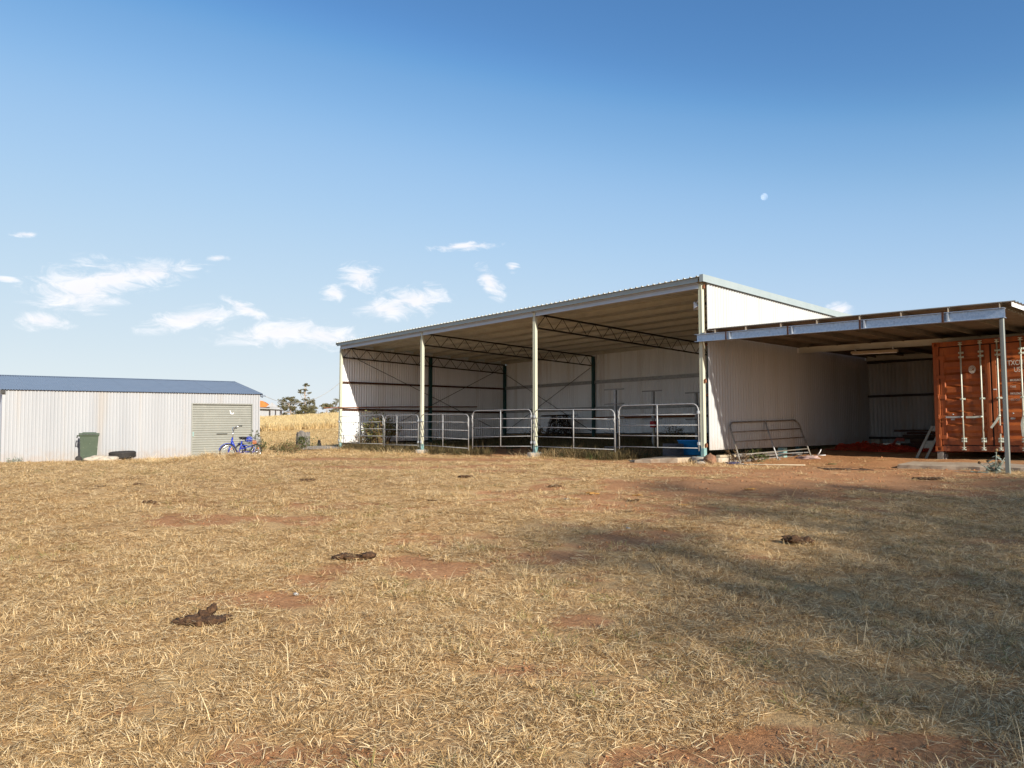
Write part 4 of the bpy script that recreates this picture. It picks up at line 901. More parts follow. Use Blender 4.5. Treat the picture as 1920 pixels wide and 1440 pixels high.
# thistle beside the awning post
rnd = random.Random(77); x, y, z = WG(6.12, .42)
th_ = empty('thistle', (x, y, z), 0, 'spiky grey green thistle growing beside the awning post', 'thistle')
sm = MB(); lm = MB(); fl_ = MB()
for s in range(7):
    a = rnd.uniform(0, 6.28); hh = rnd.uniform(.15, .34) if s else .40; lean = rnd.uniform(.08, .3) if s else .05
    P = [Vector((0, 0, -.02)), Vector((lean*.5*math.cos(a), lean*.5*math.sin(a), hh*.5)), Vector((lean*math.cos(a), lean*math.sin(a), hh))]; sm.tube(P, [.010, .008, .005], 5)
    fl_.blob(P[2]+Vector((0, 0, .02)), .028, s, .5)
    for k in range(9):
        t = rnd.uniform(.05, .95); b_ = P[0].lerp(P[1], t*2) if t < .5 else P[1].lerp(P[2], t*2-1); az_ = rnd.uniform(0, 6.28); ln = rnd.uniform(.10, .26)*(1.15-t*.6); up = rnd.uniform(-.1, .5)
        dirv = Vector((math.cos(az_), math.sin(az_), up)).normalized(); sd_ = dirv.cross(Vector((0, 0, 1))).normalized(); n = 6; vs = [b_]
        for j in range(n):
            f = (j+1)/n; c = b_+dirv*ln*f+Vector((0, 0, -.35*ln*f*f)); wd = ln*.22*math.sin(math.pi*min(.96, f*.9+.1))*(1 if j % 2 else .45)
            vs += [c+sd_*wd+Vector((0, 0, .01)), c-sd_*wd+Vector((0, 0, .01))]
        lm.add(vs, [(0, 1, 2)]+[(2*j+1, 2*j+3, 2*j+4, 2*j+2) for j in range(n-1)])
for k in range(110):
    az_ = rnd.uniform(0, 6.28); ln = rnd.uniform(.10, .28); dirv = Vector((math.cos(az_), math.sin(az_), rnd.uniform(.0, .5))).normalized(); sd_ = dirv.cross(Vector((0, 0, 1))).normalized(); b_ = Vector((rnd.gauss(-.14, .20), rnd.gauss(0, .16), 0)); n = 6; vs = [b_]
    for j in range(n):
        f = (j+1)/n; c = b_+dirv*ln*f+Vector((0, 0, -.3*ln*f*f)); wd = ln*.2*math.sin(math.pi*min(.96, f*.9+.1))*(1 if j % 2 else .45); vs += [c+sd_*wd, c-sd_*wd]
    lm.add(vs, [(0, 1, 2)]+[(2*j+1, 2*j+3, 2*j+4, 2*j+2) for j in range(n-1)])
sm.build('stem', THISTLE, th_); lm.build('leaf', THISTLE, th_)['kind'] = 'stuff'; fl_.build('bud', LEAFBROWN, th_)
# dark mesh topped heap against the back wall
x, y, z = WG(-13.1, 8.1)
z0 = z
hp = empty('brush_heap', (x, y, z), RZ, 'dark heap of netting and dead brush under a board against the back wall', 'heap')
rnd = random.Random(12); m = MB(); pts = []
for i in range(900):
    a = rnd.uniform(0, 6.28); hh = rnd.random(); r_ = (1.0-.42*hh)*math.sqrt(rnd.random()); pts.append((r_*.92*math.cos(a), r_*.5*math.sin(a), hh*1.12))
leaves(m, pts, .16, rnd, 5); m.build('netting', GASKET, hp)['kind'] = 'stuff'
m = MB()
for i in range(70):
    a = rnd.uniform(0, 6.28); p = Vector((.95*math.cos(a), .55*math.sin(a), 0)); m.tube([p, Vector((p.x*.75+rnd.gauss(0, .06), p.y*.7, .6)), Vector((p.x*.45+rnd.gauss(0, .08), p.y*.4, 1.2))], .009, 4)
m.build('twig', DARKWOOD, hp)['kind'] = 'stuff'
m = MB(); m.box(-.85, .85, -.3, .3, 1.2, 1.235, .01); m.box(-1.0, -.3, -.2, .1, 1.175, 1.198); m.build('board', DARKWOOD, hp)
m = MB(); m.box(.15, .18, -.34, -.31, .85, 1.22); m.build('peg', PALEWOOD, hp)

# ------------------------------------------------------------------ by the first post: stump, cat, old timber deck, low path edge
sx, sy = -9.02, 33.0; sz = tz(sx, sy)
sp = empty('tree_stump', (sx, sy, sz-.03), 0, 'old grey tree stump wrapped in green vine', 'stump')
m = MB(); n = 22; vs = []; rnd = random.Random(4); ph = [rnd.uniform(-.06, .06) for _ in range(n)]; tp = [rnd.uniform(-.10, .10)+.08*math.sin(2*math.pi*i/n+2.6) for i in range(n)]
for k in range(7):
    for i in range(n):
        t = 2*math.pi*i/n; r_ = (.31+.05*(1-k/6)**2+ph[i]*.8+.025*math.sin(5*t+k*.3)); vs.append((r_*math.cos(t), r_*math.sin(t)*.85, .62*k/6+(tp[i]+.1 if k == 6 else 0)))
for i in range(n): t = 2*math.pi*i/n; vs.append((.2*math.cos(t), .17*math.sin(t), .66+tp[i]*.5))
vs.append((0, 0, .66)); fs = [(k*n+i, k*n+(i+1) % n, (k+1)*n+(i+1) % n, (k+1)*n+i) for k in range(7) for i in range(n)]+[(7*n+i, 7*n+(i+1) % n, 8*n) for i in range(n)]
m.add(vs, fs); m.build('trunk', TIMBER, sp)
m = MB(); pts = [(rnd.gauss(.06, .13), -.30+rnd.gauss(0, .07), rnd.uniform(.02, .62)) for _ in range(360)]+[(rnd.gauss(.42, .14), -.15+rnd.gauss(0, .1), abs(rnd.gauss(0, .2))) for _ in range(160)]; leaves(m, pts, .075, rnd, 1.6); m.build('vine', LEAFGREEN, sp)['kind'] = 'stuff'
cx0, cy0 = -8.36, 33.2; cz0 = tz(cx0, cy0)
ca_ = bpy.data.objects.new('cat', None)
cm = MB()
cm.lathe([(.04, -.16), (.085, -.15), (.10, -.10), (.095, -.02), (.072, .06), (.055, .10)], 18, (0, 0, .165), 1, 1.15)
cm.blob((0, -.02, .295), .062, 2, .04, (1, 1.05, .9)); cm.blob((0, -.075, .28), .026, 3, .04, (1, 1, .8))
for s in (-1, 1):
    b = len(cm.v); cm.add([(s*.012, -.02, .335), (s*.056, -.02, .315), (s*.046, -.018, .395), (s*.034, .004, .325)], [(0, 1, 2), (1, 3, 2), (3, 0, 2), (0, 3, 1)])
    cm.tube([(s*.035, -.085, .2), (s*.035, -.105, .1), (s*.035, -.11, .012), (s*.035, -.135, .01)], [.024, .02, .017, .018], 8)
    cm.blob((s*.075, -.02, .05), .06, 6, .05, (.75, 1.3, .85))
cm.tube([(.02, .10, .02), (.09, .13, .018), (.15, .07, .018), (.15, -.02, .018)], [.018, .017, .015, .011], 8)
ca_ = cm.build('cat', GASKET); ca_.location = (cx0, cy0, cz0+.05); ca_.rotation_euler = (0, 0, .4); tag(ca_, 'black cat with pricked ears sitting between the stump and first post', 'cat')
dk = empty('timber_deck', (-7.75, 32.1, tz(-7.75, 32.1)+.03), .12, 'low weathered deck of grey boards beside the footing of the first post', 'deck')
for i in range(9):
    m = MB(); o_ = rnd.uniform(-.08, .08); yb = i*.135; m.box(-.82+o_, .72+o_, yb, yb+.118, .05+rnd.uniform(-.008, .008), .085+rnd.uniform(-.005, .008)+.004*i, .006); m.build('board', TIMBER, dk)
m = MB(); m.box(-.98, .42, -.10, -.005, -.02, .045, .008); m.build('front_sleeper', PALEWOOD if False else TIMBER, dk)
m = MB(); m.box(-.7, -.6, .002, 1.2, -.03, .038); m.box(.5, .6, .002, 1.2, -.03, .038); m.build('bearer', DARKWOOD, dk)
m = MB(); m.tube([(.35, .5, .10), (.85, .75, .16), (1.0, .9, .30)], .05, 8); m.tube([(.3, .9, .12), (.9, 1.0, .2)], .04, 8); o = m.build('fallen_branch', DARKWOOD); o.location = dk.location; o.rotation_euler = (0, 0, .12); tag(o, 'dark fallen branches lying on the grey deck against the first post', 'branch')

# ------------------------------------------------------------------ under and before the awning
def single(m, name, mat, loc, label, cat, rz=RZ, group=None):
    o = m.build(name, mat); o.location = loc; o.rotation_euler = (0, 0, rz); return tag(o, label, cat, group)
GS = 'sleepers under the side wall'
for (a, b, z0_, z1_, x_, mat, lab) in ((.22, .95, -.19, -.035, .16, CONCRETE, 'short pale concrete block on the ground beside the corner footing'), (.30, 1.02, -.03, .03, .15, PALEWOOD, 'thin pale board lying on the short concrete block'), (.97, 4.0, -.16, -.04, .13, TIMBER, 'long grey sleeper on the ground under the side wall'), (1.05, 3.1, -.035, .055, .11, TIMBER, 'upper grey sleeper stacked under the wall edge'), (4.02, 7.6, -.12, .0, .12, TIMBER, 'farther long sleeper under the dark end of the wall')):
    m = MB(); m.box(-.06, .06, 0, b-a, 0, z1_-z0_, .008); single(m, 'sleeper', mat, W(x_+.05, a, z0_), lab, 'sleeper', RZ, GS)
m = MB(); m.tube([(0, 0, 0), (0, 3.6, .02)], .016, 6); single(m, 'pipe', DULLGALV, W(.42, .75, .02), 'thin grey pipe lying behind the leaning gate', 'pipe')
m = MB(); m.box(-.09, .09, -.09, .09, -.1, .26, .01); single(m, 'stub_post', TEAL, WG(.20, 3.35), 'short blue grey post stub under the side wall', 'post')
m = MB(); m.blob((0, 0, .10), .15, 11, .45, (1, .9, .95), 3); single(m, 'rock', ROCK, WG(.42, -.35, -.01), 'round red brown rock beside the corner footing', 'rock')
m = MB(); m.blob((0, 0, .03), .13, 13, .4, (1.2, .8, .4)); single(m, 'stone', CONCRETE, WG(.22, -.45, -.01), 'flat pale stone left of the red brown rock', 'stone')
m = MB(); m.blob((0, 0, .02), .16, 5, .8, (1.3, .5, .16), 3); single(m, 'plastic_scrap', M('dull_blue_plastic', [(.03, .04, .10), (.05, .06, .15)], .6), WG(.78, -.05, 0), 'flat dark blue plastic scrap on the dirt beside the rock', 'scrap')
m = MB(); m.blob((0, 0, .02), .2, 25, .8, (1.3, .6, .3), 3); single(m, 'rag', M('dusty_pink_cloth', [(.34, .22, .19), (.42, .30, .27)], .9), WG(1.15, 2.9, 0), 'crumpled dusty pink rag on the dirt by the leaning gate', 'rag')
m = MB(); m.tube([(-.05, 0, .0), (.03, 0, .11), (.05, .02, .17)], [.022, .014, .008], 6); m.tube([(-.05, 0, .0), (.16, .05, .02)], [.022, .01], 6); single(m, 'white_scrap', WHITEPL, WG(.9, 4.0, 0), 'bent piece of white plastic beyond the leaning gate', 'scrap')
m = MB(); m.tube([(0, 0, .015), (.6, .3, .02), (1.3, .7, .02)], .014, 5); single(m, 'stick', PALEWOOD, WG(1.25, -.6, 0), 'long pale stick lying on bare earth by the leaning gate', 'stick')
m = MB(); m.blob((0, 0, .01), .09, 3, .7, (1.4, .8, .2)); single(m, 'green_leaf', LEAFGREEN, WG(2.55, 1.3, 0), 'single pale green leaf on the bare earth', 'leaf')
m = MB()
for k in range(9): m.tube([(random.Random(k).uniform(-.5, .5), random.Random(k+20).uniform(-.25, .25), .01), (random.Random(k+40).uniform(-.6, .6), random.Random(k+60).uniform(-.3, .3), .03)], .01, 4)
single(m, 'dark_twigs', DARKWOOD, WG(3.9, -.9, 0), 'scatter of dark dead twigs on the bare earth before the awning', 'twigs')

# grey folding step leaning on the container
ld = empty('step_ladder', W(3.16, 3.98, -.16), RZ, 'short grey two step ladder frame leaning against the container corner', 'ladder')
def lq(u, v): return Vector((.14+.27*u-.0+.42*v, .08*v+.02, .0+.90*v))
def lbar(p, q_, w_, h_): m = MB(); m.bar(p, q_, w_, h_, (0, 1, 0)); return m
for u in (.09, .91): lbar(lq(u, -.02), lq(u, 1.0), .055, .035).build('side_rail', POSTGREY, ld)
for v0, v1 in ((.0, .06), (.40, .60), (.86, 1.0)):
    m = MB(); a, b, c, d = lq(.14, v0), lq(.86, v0), lq(.86, v1), lq(.14, v1); off = Vector((0, .03, 0)); m.add([a, b, c, d, a+off, b+off, c+off, d+off], [(0, 1, 2, 3), (7, 6, 5, 4), (0, 4, 5, 1), (2, 6, 7, 3), (1, 5, 6, 2), (3, 7, 4, 0)]); m.build('tread', POSTGREY, ld)
lbar(lq(.9, .97)+Vector((0, .04, 0)), lq(.9, .97)+Vector((.05, .55, -.02)), .03, .03).build('rear_brace', DULLGALV, ld)
m = MB(); m.bar((0, 0, 0), (.42, .05, -.34), .03, .03); single(m, 'pale_stick', PALEWOOD, W(3.45, 5.0, .66), 'pale slanting stick behind the step ladder', 'stick')

# orange barrier mesh, crumpled on the ground in two heaps
def crumple(loc, label, sx_, sy_, h, seed):
    rnd = random.Random(seed); m = MB(); N = 44; Mn = 30; hgt = np.zeros((N+1, Mn+1))
    gu, gv = np.meshgrid(np.linspace(0, 1, N+1), np.linspace(0, 1, Mn+1), indexing='ij')
    hh = fbm(gu*5+seed, gv*4, seed, 4); hh = np.abs(hh-.5)*2.6; hh = h*(hh+.25)*np.sin(np.pi*gu)**.6*np.sin(np.pi*gv)**.6
    X_ = (gu-.5)*sx_+(fbm(gu*7, gv*7, seed+3, 3)-.5)*.35; Y_ = (gv-.5)*sy_+(fbm(gu*7, gv*7, seed+5, 3)-.5)*.35
    def P(i, j): return (X_[i, j], Y_[i, j], hh[i, j]+.01)
    vs = []; fs = []
    for i in range(N):
        for j in range(Mn):                              # each cell leaves a hole: only strips are built
            a, b, c, d = Vector(P(i, j)), Vector(P(i+1, j)), Vector(P(i+1, j+1)), Vector(P(i, j+1)); k = len(vs)
            vs += [a, b, b.lerp(c, .42), a.lerp(d, .42), a.lerp(b, .34), d, d.lerp(c, .34)]; fs += [(k, k+1, k+2, k+3), (k, k+4, k+6, k+5)]
    m.add(vs, fs); return single(m, 'barrier_mesh', REDMESH, loc, label, 'mesh')
crumple(WG(1.0, 6.4, -.02), 'bright heap of orange barrier mesh against the dark side wall', 1.5, 1.3, .34, 3)
crumple(WG(2.1, 6.0, -.02), 'flatter dark orange barrier mesh trailing towards the timber stack', 1.7, 1.2, .22, 6)
crumple(WG(3.3, 6.2, -.02), 'orange barrier mesh bunched beside the container behind the ladder', .9, 1.1, .42, 9)
# stack of dark timber with a red bar
ts = empty('timber_stack', WG(2.55, 7.4), RZ, 'stack of dark timber planks by the rear wall under the awning', 'timber')
for i, (x0_, x1_, y0_, z0_, h_, mat) in enumerate(((-.9, 1.2, 0, .0, .14, DARKWOOD), (-.7, 1.1, .2, .15, .13, DARKRUST), (-.85, 1.15, .05, .29, .10, DARKWOOD), (-.75, 1.0, .1, .40, .07, DARKRUST), (-1.05, 1.05, -.05, .48, .06, DARKWOOD), (-.4, .9, -.3, .02, .16, DARKRUST), (-.5, .8, -.28, .19, .09, DARKWOOD))):
    m = MB(); m.box(x0_, x1_, y0_, y0_+.25, z0_, z0_+h_, .008); m.build('plank', mat, ts)
m = MB(); m.bar((0, 0, 0), (.22, .12, .42), .09, .06); m.bar((.22, .12, .42), (.42, .15, .40), .09, .09); single(m, 'red_bar', M('faded_red_paint', [(.20, .03, .015), (.30, .06, .03)], .6), W(1.55, 6.75, -.02), 'tilted red steel bar leaning on the dark timber stack', 'bar')
m = MB(); m.box(-.14, .14, -.1, .1, 0, .2, .015); single(m, 'block', CONCRETE, WG(.55, 8.4, 0), 'grey concrete block at the dark inner corner under the awning', 'block')

# ------------------------------------------------------------------ dung piles and litter on the paddock
DG = 'dung piles scattered over the paddock'
def dung(x, y, w_, label, seed, mat=DUNG, n=7, tall=.35, cat='dung'):
    rnd = random.Random(seed); m = MB()
    for i in range(n):
        t = (i/(n-1)-.5) if n > 1 else 0; r_ = w_*rnd.uniform(.11, .2); m.blob((t*w_*.8, rnd.gauss(0, w_*.09), r_*tall*rnd.uniform(.7, 1.6)+.012), r_, seed*9+i, .62, (1.2, .95, tall+.12), 3, 2.4)
    o = single(m, 'dung_pile', mat, G(x, y, -.006), label, cat, rnd.uniform(-.15, .15), DG); b_ = MB(); tops = [v for v in m.v if v[2] > w_*.05]
    for k in range(int(26+w_*60)):
        c = Vector(rnd.choice(tops))+Vector((rnd.gauss(0, .01), rnd.gauss(0, .01), .004)); a = rnd.uniform(0, 6.28); l_ = rnd.uniform(.015, .05); d_ = Vector((math.cos(a), math.sin(a), rnd.gauss(0, .25)))*l_; n_ = Vector((-math.sin(a), math.cos(a), .3))*.0016
        b_.add([c-d_-n_, c-d_+n_, c+d_+n_, c+d_-n_], [(0, 1, 2, 3)])
    b_.build('straw_bit', STRAW, o)['kind'] = 'stuff'
    return o
p = dung(-2.0, 5.0, .31, 'largest crumbly dark dung pile at lower left with an upright clod', 3, n=9, tall=.4)
m = MB(); m.blob((0, 0, 0), .036, 41, .5, (.8, .7, 1.1), 3); m.blob((-.02, -.01, -.05), .045, 42, .5, (1, .8, .7), 3); o = m.build('clod', DUNG, p); o.location = (.06, .02, .095); o.rotation_euler = (0, R(28), 0)
dung(2.78, 7.46, .28, 'compact dark dung pile in half shade at right', 5, n=6, tall=.6)
dung(-1.42, 6.92, .33, 'long flat dark dung pile left of the shade patch', 7, n=6, tall=.42)
dung(-4.75, 10.1, .17, 'small dark dung pile with two bits beside it, left', 9, n=5, tall=.5)
dung(-5.85, 12.1, .17, 'flat dark dung pile nearest the straw heap, left', 11, n=5, tall=.4)
dung(-6.3, 11.75, .14, 'tiny pair of dung clods left of the flat pile', 13, n=4, tall=.35)
dung(-3.3, 12.4, .22, 'thin broken line of dung lumps in the middle distance', 15, n=6, tall=.3)
dung(-.8, 13.1, .22, 'dark brown dung pile before the bare earth track', 17, n=6, tall=.4)
dung(-1.05, 10.2, .12, 'tiny dark dung lump at the middle of the paddock', 19, n=4, tall=.3)
dung(.66, 11.75, .19, 'dark dung pile with a green sprout beside it', 21, n=6, tall=.4)
dung(1.15, 10.9, .17, 'pale yellow brown dung pile on bare earth', 23, DUNGTAN, n=5, tall=.5)
dung(.85, 10.45, .16, 'flattened straw coloured dung with a white scrap', 25, DUNGTAN, n=5, tall=.15)
dung(1.62, 10.3, .13, 'dark dung clod with tan bits near the shade edge', 27, n=4, tall=.5)
dung(1.75, 10.75, .14, 'tan dung crumbs behind the dark clod', 28, DUNGTAN, n=4, tall=.4)
dung(1.42, 9.4, .12, 'small dark dung clod with a tan edge near the shade patch', 29, n=4, tall=.4)
dung(2.85, 9.2, .10, 'small orange tan dung crumb in the right hand shade', 31, DUNGTAN, n=3, tall=.4)
dung(3.5, 11.3, .16, 'tan dung crumbs on the dark soil at right', 33, DUNGTAN, n=4, tall=.25)
dung(2.2, 9.9, .14, 'orange brown dung streak on the shaded soil', 34, DUNGTAN, n=4, tall=.2)
dung(7.0, 12.9, .45, 'low crumbled dark dung heap before the awning post', 35, DUNG, n=8, tall=.15)
for (x, y, s, lab) in ((-1.6, 5.75, .02, 'white paper scrap in the grass at centre left'), (.74, 10.45, .03, 'white scrap beside the straw coloured dung'), (1.25, 8.3, .022, 'pale blue plastic scrap near the shade patch')):
    m = MB(); m.blob((0, 0, s*.4), s, int(x*10), 1.1, (1.3, .8, .35), 3); single(m, 'litter', LITTER, G(x, y), lab, 'litter')

# ------------------------------------------------------------------ grasses
def blade_mesh(name, mat, seed, n, rad, ln, wd, tilt, clump=1.0, bend=.5, seedhead=False):
    rnd = np.random.RandomState(seed); vs = []; fs = []
    for i in range(n):
        a = rnd.uniform(0, 2*np.pi); r_ = rad*np.sqrt(rnd.rand()); p = np.array([r_*np.cos(a), r_*np.sin(a), rnd.uniform(0, .012)*(1 if tilt[0] > 60 else 0)])
        az_ = rnd.uniform(0, 2*np.pi) if clump < .5 else a+rnd.normal(0, .7); ti = np.radians(rnd.uniform(*tilt)); L_ = rnd.uniform(*ln); w_ = rnd.uniform(*wd)/2
        h = np.array([np.cos(az_), np.sin(az_), 0]); sd_ = np.array([-np.sin(az_), np.cos(az_), 0])*np.cos(rnd.uniform(-1, 1))+np.array([0, 0, 1])*np.sin(rnd.uniform(-.6, .6)); b = len(vs); c = p; be = bend*rnd.uniform(.2, 1.3)
        for k in range(4):
            wk = w_*(1, 1, .75, .15)[k]; vs += [c-sd_*wk, c+sd_*wk]; tt = min(np.radians(97), ti+be*k/3); c = c+(h*np.sin(tt)+np.array([0, 0, np.cos(tt)]))*L_/3; c = np.array([c[0], c[1], max(c[2], .003)])
        fs += [(b+2*k, b+2*k+1, b+2*k+3, b+2*k+2) for k in range(3)]
        if seedhead:
            for j in range(5):
                e = c+np.array([rnd.normal(0, .012), rnd.normal(0, .012), -.02*j]); d = rnd.normal(0, 1, 3)*.012; b = len(vs); vs += [e-d, e+np.array([.004, 0, .008]), e+d, e-np.array([.004, 0, .008])]; fs.append((b, b+1, b+2, b+3))
    me_ = bpy.data.meshes.new(name); me_.from_pydata([tuple(v) for v in vs], [], fs); me_.materials.append(mat); return me_
def tuft_collection(name, meshes):
    c = bpy.data.collections.new(name)
    for i, me_ in enumerate(meshes):
        o = bpy.data.objects.new('%s_%02d' % (name, i), me_); c.objects.link(o)
    return c
def scatter(name, coll, pos, rot, scl, idx, label=None):
    me_ = bpy.data.meshes.new(name); n = len(pos); me_.vertices.add(n); me_.vertices.foreach_set('co', np.asarray(pos, np.float32).reshape(-1))
    a = me_.attributes.new('rot', 'FLOAT_VECTOR', 'POINT'); a.data.foreach_set('vector', np.asarray(rot, np.float32).reshape(-1))
    a = me_.attributes.new('scl', 'FLOAT_VECTOR', 'POINT'); a.data.foreach_set('vector', np.asarray(scl, np.float32).reshape(-1))
    a = me_.attributes.new('idx', 'INT', 'POINT'); a.data.foreach_set('value', np.asarray(idx, np.int32))
    o = link(name, me_); ng = bpy.data.node_groups.new(name, 'GeometryNodeTree')
    ng.interface.new_socket('Geometry', in_out='INPUT', socket_type='NodeSocketGeometry'); ng.interface.new_socket('Geometry', in_out='OUTPUT', socket_type='NodeSocketGeometry')
    N = ng.nodes.new; gi = N('NodeGroupInput'); go = N('NodeGroupOutput'); ip = N('GeometryNodeInstanceOnPoints'); ci = N('GeometryNodeCollectionInfo')
    ci.inputs['Collection'].default_value = coll; ci.inputs['Separate Children'].default_value = True; ci.inputs['Reset Children'].default_value = True
    def na(nm, t):
        q_ = N('GeometryNodeInputNamedAttribute'); q_.data_type = t; q_.inputs['Name'].default_value = nm; return q_.outputs['Attribute']
    er = N('FunctionNodeEulerToRotation'); lk = ng.links.new
    lk(gi.outputs[0], ip.inputs['Points']); lk(ci.outputs[0], ip.inputs['Instance']); ip.inputs['Pick Instance'].default_value = True
    lk(na('idx', 'INT'), ip.inputs['Instance Index']); lk(na('rot', 'FLOAT_VECTOR'), er.inputs[0]); lk(er.outputs[0], ip.inputs['Rotation']); lk(na('scl', 'FLOAT_VECTOR'), ip.inputs['Scale']); lk(ip.outputs[0], go.inputs[0])
    o.modifiers.new('scatter', 'NODES').node_group = ng
    return tag(o, label, kind='stuff')
meshes = []
for s in range(5): meshes.append(blade_mesh('straw_mat', STRAW, s, 84, .13, (.022, .085), (.0018, .0042), (64, 94), 0, .25))
for s in range(5): meshes.append(blade_mesh('straw_tuft', STRAW, 10+s, 56, .065, (.022, .08), (.0016, .0036), (22, 84), 1, .7))
for s in range(2): meshes.append(blade_mesh('green_tuft', STRAWG, 20+s, 40, .08, (.025, .075), (.0025, .0045), (35, 88), 1, .5))
for s in range(3): meshes.append(blade_mesh('tall_stem', STRAW, 30+s, 6, .07, (.10, .24), (.0022, .0034), (8, 65), 1, .7, False))
GRASS = tuft_collection('grass_tuft', meshes)
rs = np.random.RandomState(1)
def occupied(X, Y):
    lx, ly = local(X, Y); o = (lx > 3.2) & (lx < 7.8) & (ly > 1.05) & (ly < 12)
    o |= (lx > -18.0) & (lx < .3) & (ly > .9) & (ly < 9.6)
    o |= (lx > -2.0) & (lx < -.3) & (ly > -.75) & (ly < 1.1)
    o |= (lx > .1) & (lx < 7) & (ly > 3.5) & (ly < 12)
    for px_ in (0, -6, -12, -18): o |= (lx-px_)**2+ly**2 < .30**2
    ca2, sa2 = math.cos(LA), math.sin(LA); gx_ = (X-LR.x)*ca2+(Y-LR.y)*sa2; gy_ = -(X-LR.x)*sa2+(Y-LR.y)*ca2
    return o | ((gx_ > LWX-.1) & (gx_ < .1) & (gy_ > -.06) & (gy_ < 6.6))
allp, alls, alli = [], [], []
for d0, d1, dens, sc in ((1.6, 4, 230, .95), (4, 6, 190, 1.0), (6, 8, 140, 1.08), (8, 11, 95, 1.2), (11, 15, 58, 1.35), (15, 20, 36, 1.55), (20, 28, 24, 1.85), (28, 40, 13, 2.3), (40, 60, 6, 3.0)):
    ww = lambda d: .74*d+2.2
    area = (d1-d0)*(ww(d0)+ww(d1)); n = int(area*dens); Y_ = rs.uniform(d0, d1, n); X_ = rs.uniform(-1, 1, n)*ww(d1); k_ = np.abs(X_) < ww(Y_); X_, Y_ = X_[k_], Y_[k_]
    cv = cover(X_, Y_); fine_ = fbm(X_*5, Y_*5, 77, 2)
    k_ = (rs.rand(len(X_)) < np.clip(cv*.98+.07, 0, 1)*(.35+1.3*fine_)) & ~occupied(X_, Y_); X_, Y_, cv = X_[k_], Y_[k_], cv[k_]
    u = rs.rand(len(X_)); gr = fbm(X_*.7, Y_*.7, 91, 3); pt = np.where(gr > .64, .06, .008); tall = fbm(X_*.5, Y_*.5, 93, 3)
    id_ = np.where(u < pt, rs.randint(10, 12, len(X_)), np.where(u < pt+.006+.022*(tall > .55), rs.randint(12, 15, len(X_)), np.where(u < .60, rs.randint(0, 5, len(X_)), rs.randint(5, 10, len(X_)))))
    allp.append(np.stack([X_, Y_], 1)); alls.append(np.full(len(X_), sc)*rs.uniform(.75, 1.3, len(X_))); alli.append(id_)
# taller straw along the garage foot and about the tricycle, posts and gates
def extra(cx_, cy_, ax_, ay_, ang, n, s0, s1, kinds):
    u = rs.uniform(-1, 1, (n, 2)); ct_, st_ = math.cos(ang), math.sin(ang); X_ = cx_+u[:, 0]*ax_*ct_-u[:, 1]*ay_*st_; Y_ = cy_+u[:, 0]*ax_*st_+u[:, 1]*ay_*ct_
    k_ = ~occupied(X_, Y_); X_, Y_ = X_[k_], Y_[k_]; allp.append(np.stack([X_, Y_], 1)); alls.append(rs.uniform(s0, s1, len(X_))); alli.append(rs.choice(kinds, len(X_)))
TF = list(range(5, 10)); TS = [12, 13, 14]
extra(-13.2, 26.2, 4.4, .3, LA, 300, .9, 1.4, TF); extra(-8.6, 24.3, 1.6, .8, -.2, 420, 1.2, 2.0, TF+TS); extra(-7.0, 26.0, 2.2, 1.4, .3, 380, 1.2, 2.0, TF)
for lx_ in (0, -6, -12, -18):
    p_ = W(lx_, -.45); extra(p_[0], p_[1], .8, .3, RZ, 70, 1.2, 2.2, TF+TS)
p_ = W(-15, -.25); extra(p_[0], p_[1], 2.8, .45, RZ, 420, 1.2, 2.4, TF+TS+[10]); p_ = W(-5.1, .1); extra(p_[0], p_[1], .9, .35, RZ, 150, 1.6, 3.0, TF+TS)
p_ = W(-3.4, .3); extra(p_[0], p_[1], 1.3, .5, RZ, 130, 1.3, 2.2, TF+[10])
p_ = W(1.4, -1.3); extra(p_[0], p_[1], 1.2, .5, RZ, 110, 1.0, 1.8, TF+TS)
P_ = np.concatenate(allp); S_ = np.concatenate(alls); I_ = np.concatenate(alli); Z_ = terrain(P_[:, 0], P_[:, 1])
rot = np.stack([rs.normal(0, .1, len(P_)), rs.normal(0, .1, len(P_)), rs.uniform(0, 6.28, len(P_))], 1)
scatter('dry_grass', GRASS, np.column_stack([P_, Z_]), rot, np.column_stack([S_, S_, np.minimum(S_, 1)*np.where(P_[:, 1] > 21, np.maximum(1, .75*S_), .92)]), I_, 'short sun cured grass and straw covering the paddock')
# weeds inside the shed
wm_ = [blade_mesh('weed_tuft', WEEDDRY, 60+s, 36, .12, (.12, .42), (.006, .013), (4, 60), 1, .9) for s in range(3)]+[blade_mesh('weed_tuft', LEAFGREEN, 70+s, 22, .12, (.08, .26), (.008, .018), (10, 70), 1, .9) for s in range(2)]
WEEDS = tuft_collection('shed_weed', wm_); n = 3400; LX = rs.uniform(-17.9, -.3, n); LY = rs.uniform(.3, 9.0, n)
k_ = (fbm(LX*.6, LY*.6, 41, 3)+.045*(LY-4) > .44) & ~((LX > -2.2) & (LY < 2.4)) & ~((LX > -10.5) & (LX < -7) & (LY < 2.6)); LX, LY = LX[k_], LY[k_]
n = 560; ex = np.concatenate([rs.uniform(-17.9, -12.2, n), rs.uniform(-5.6, -2.6, n//3), rs.uniform(-11.7, -9.2, n//6)]); LX = np.concatenate([LX, ex]); LY = np.concatenate([LY, rs.uniform(-.15, .9, len(ex))])
X_ = P4.x+AX.x*LX+BX.x*LY; Y_ = P4.y+AX.y*LX+BX.y*LY
s_ = rs.uniform(.6, 1.25, len(X_))
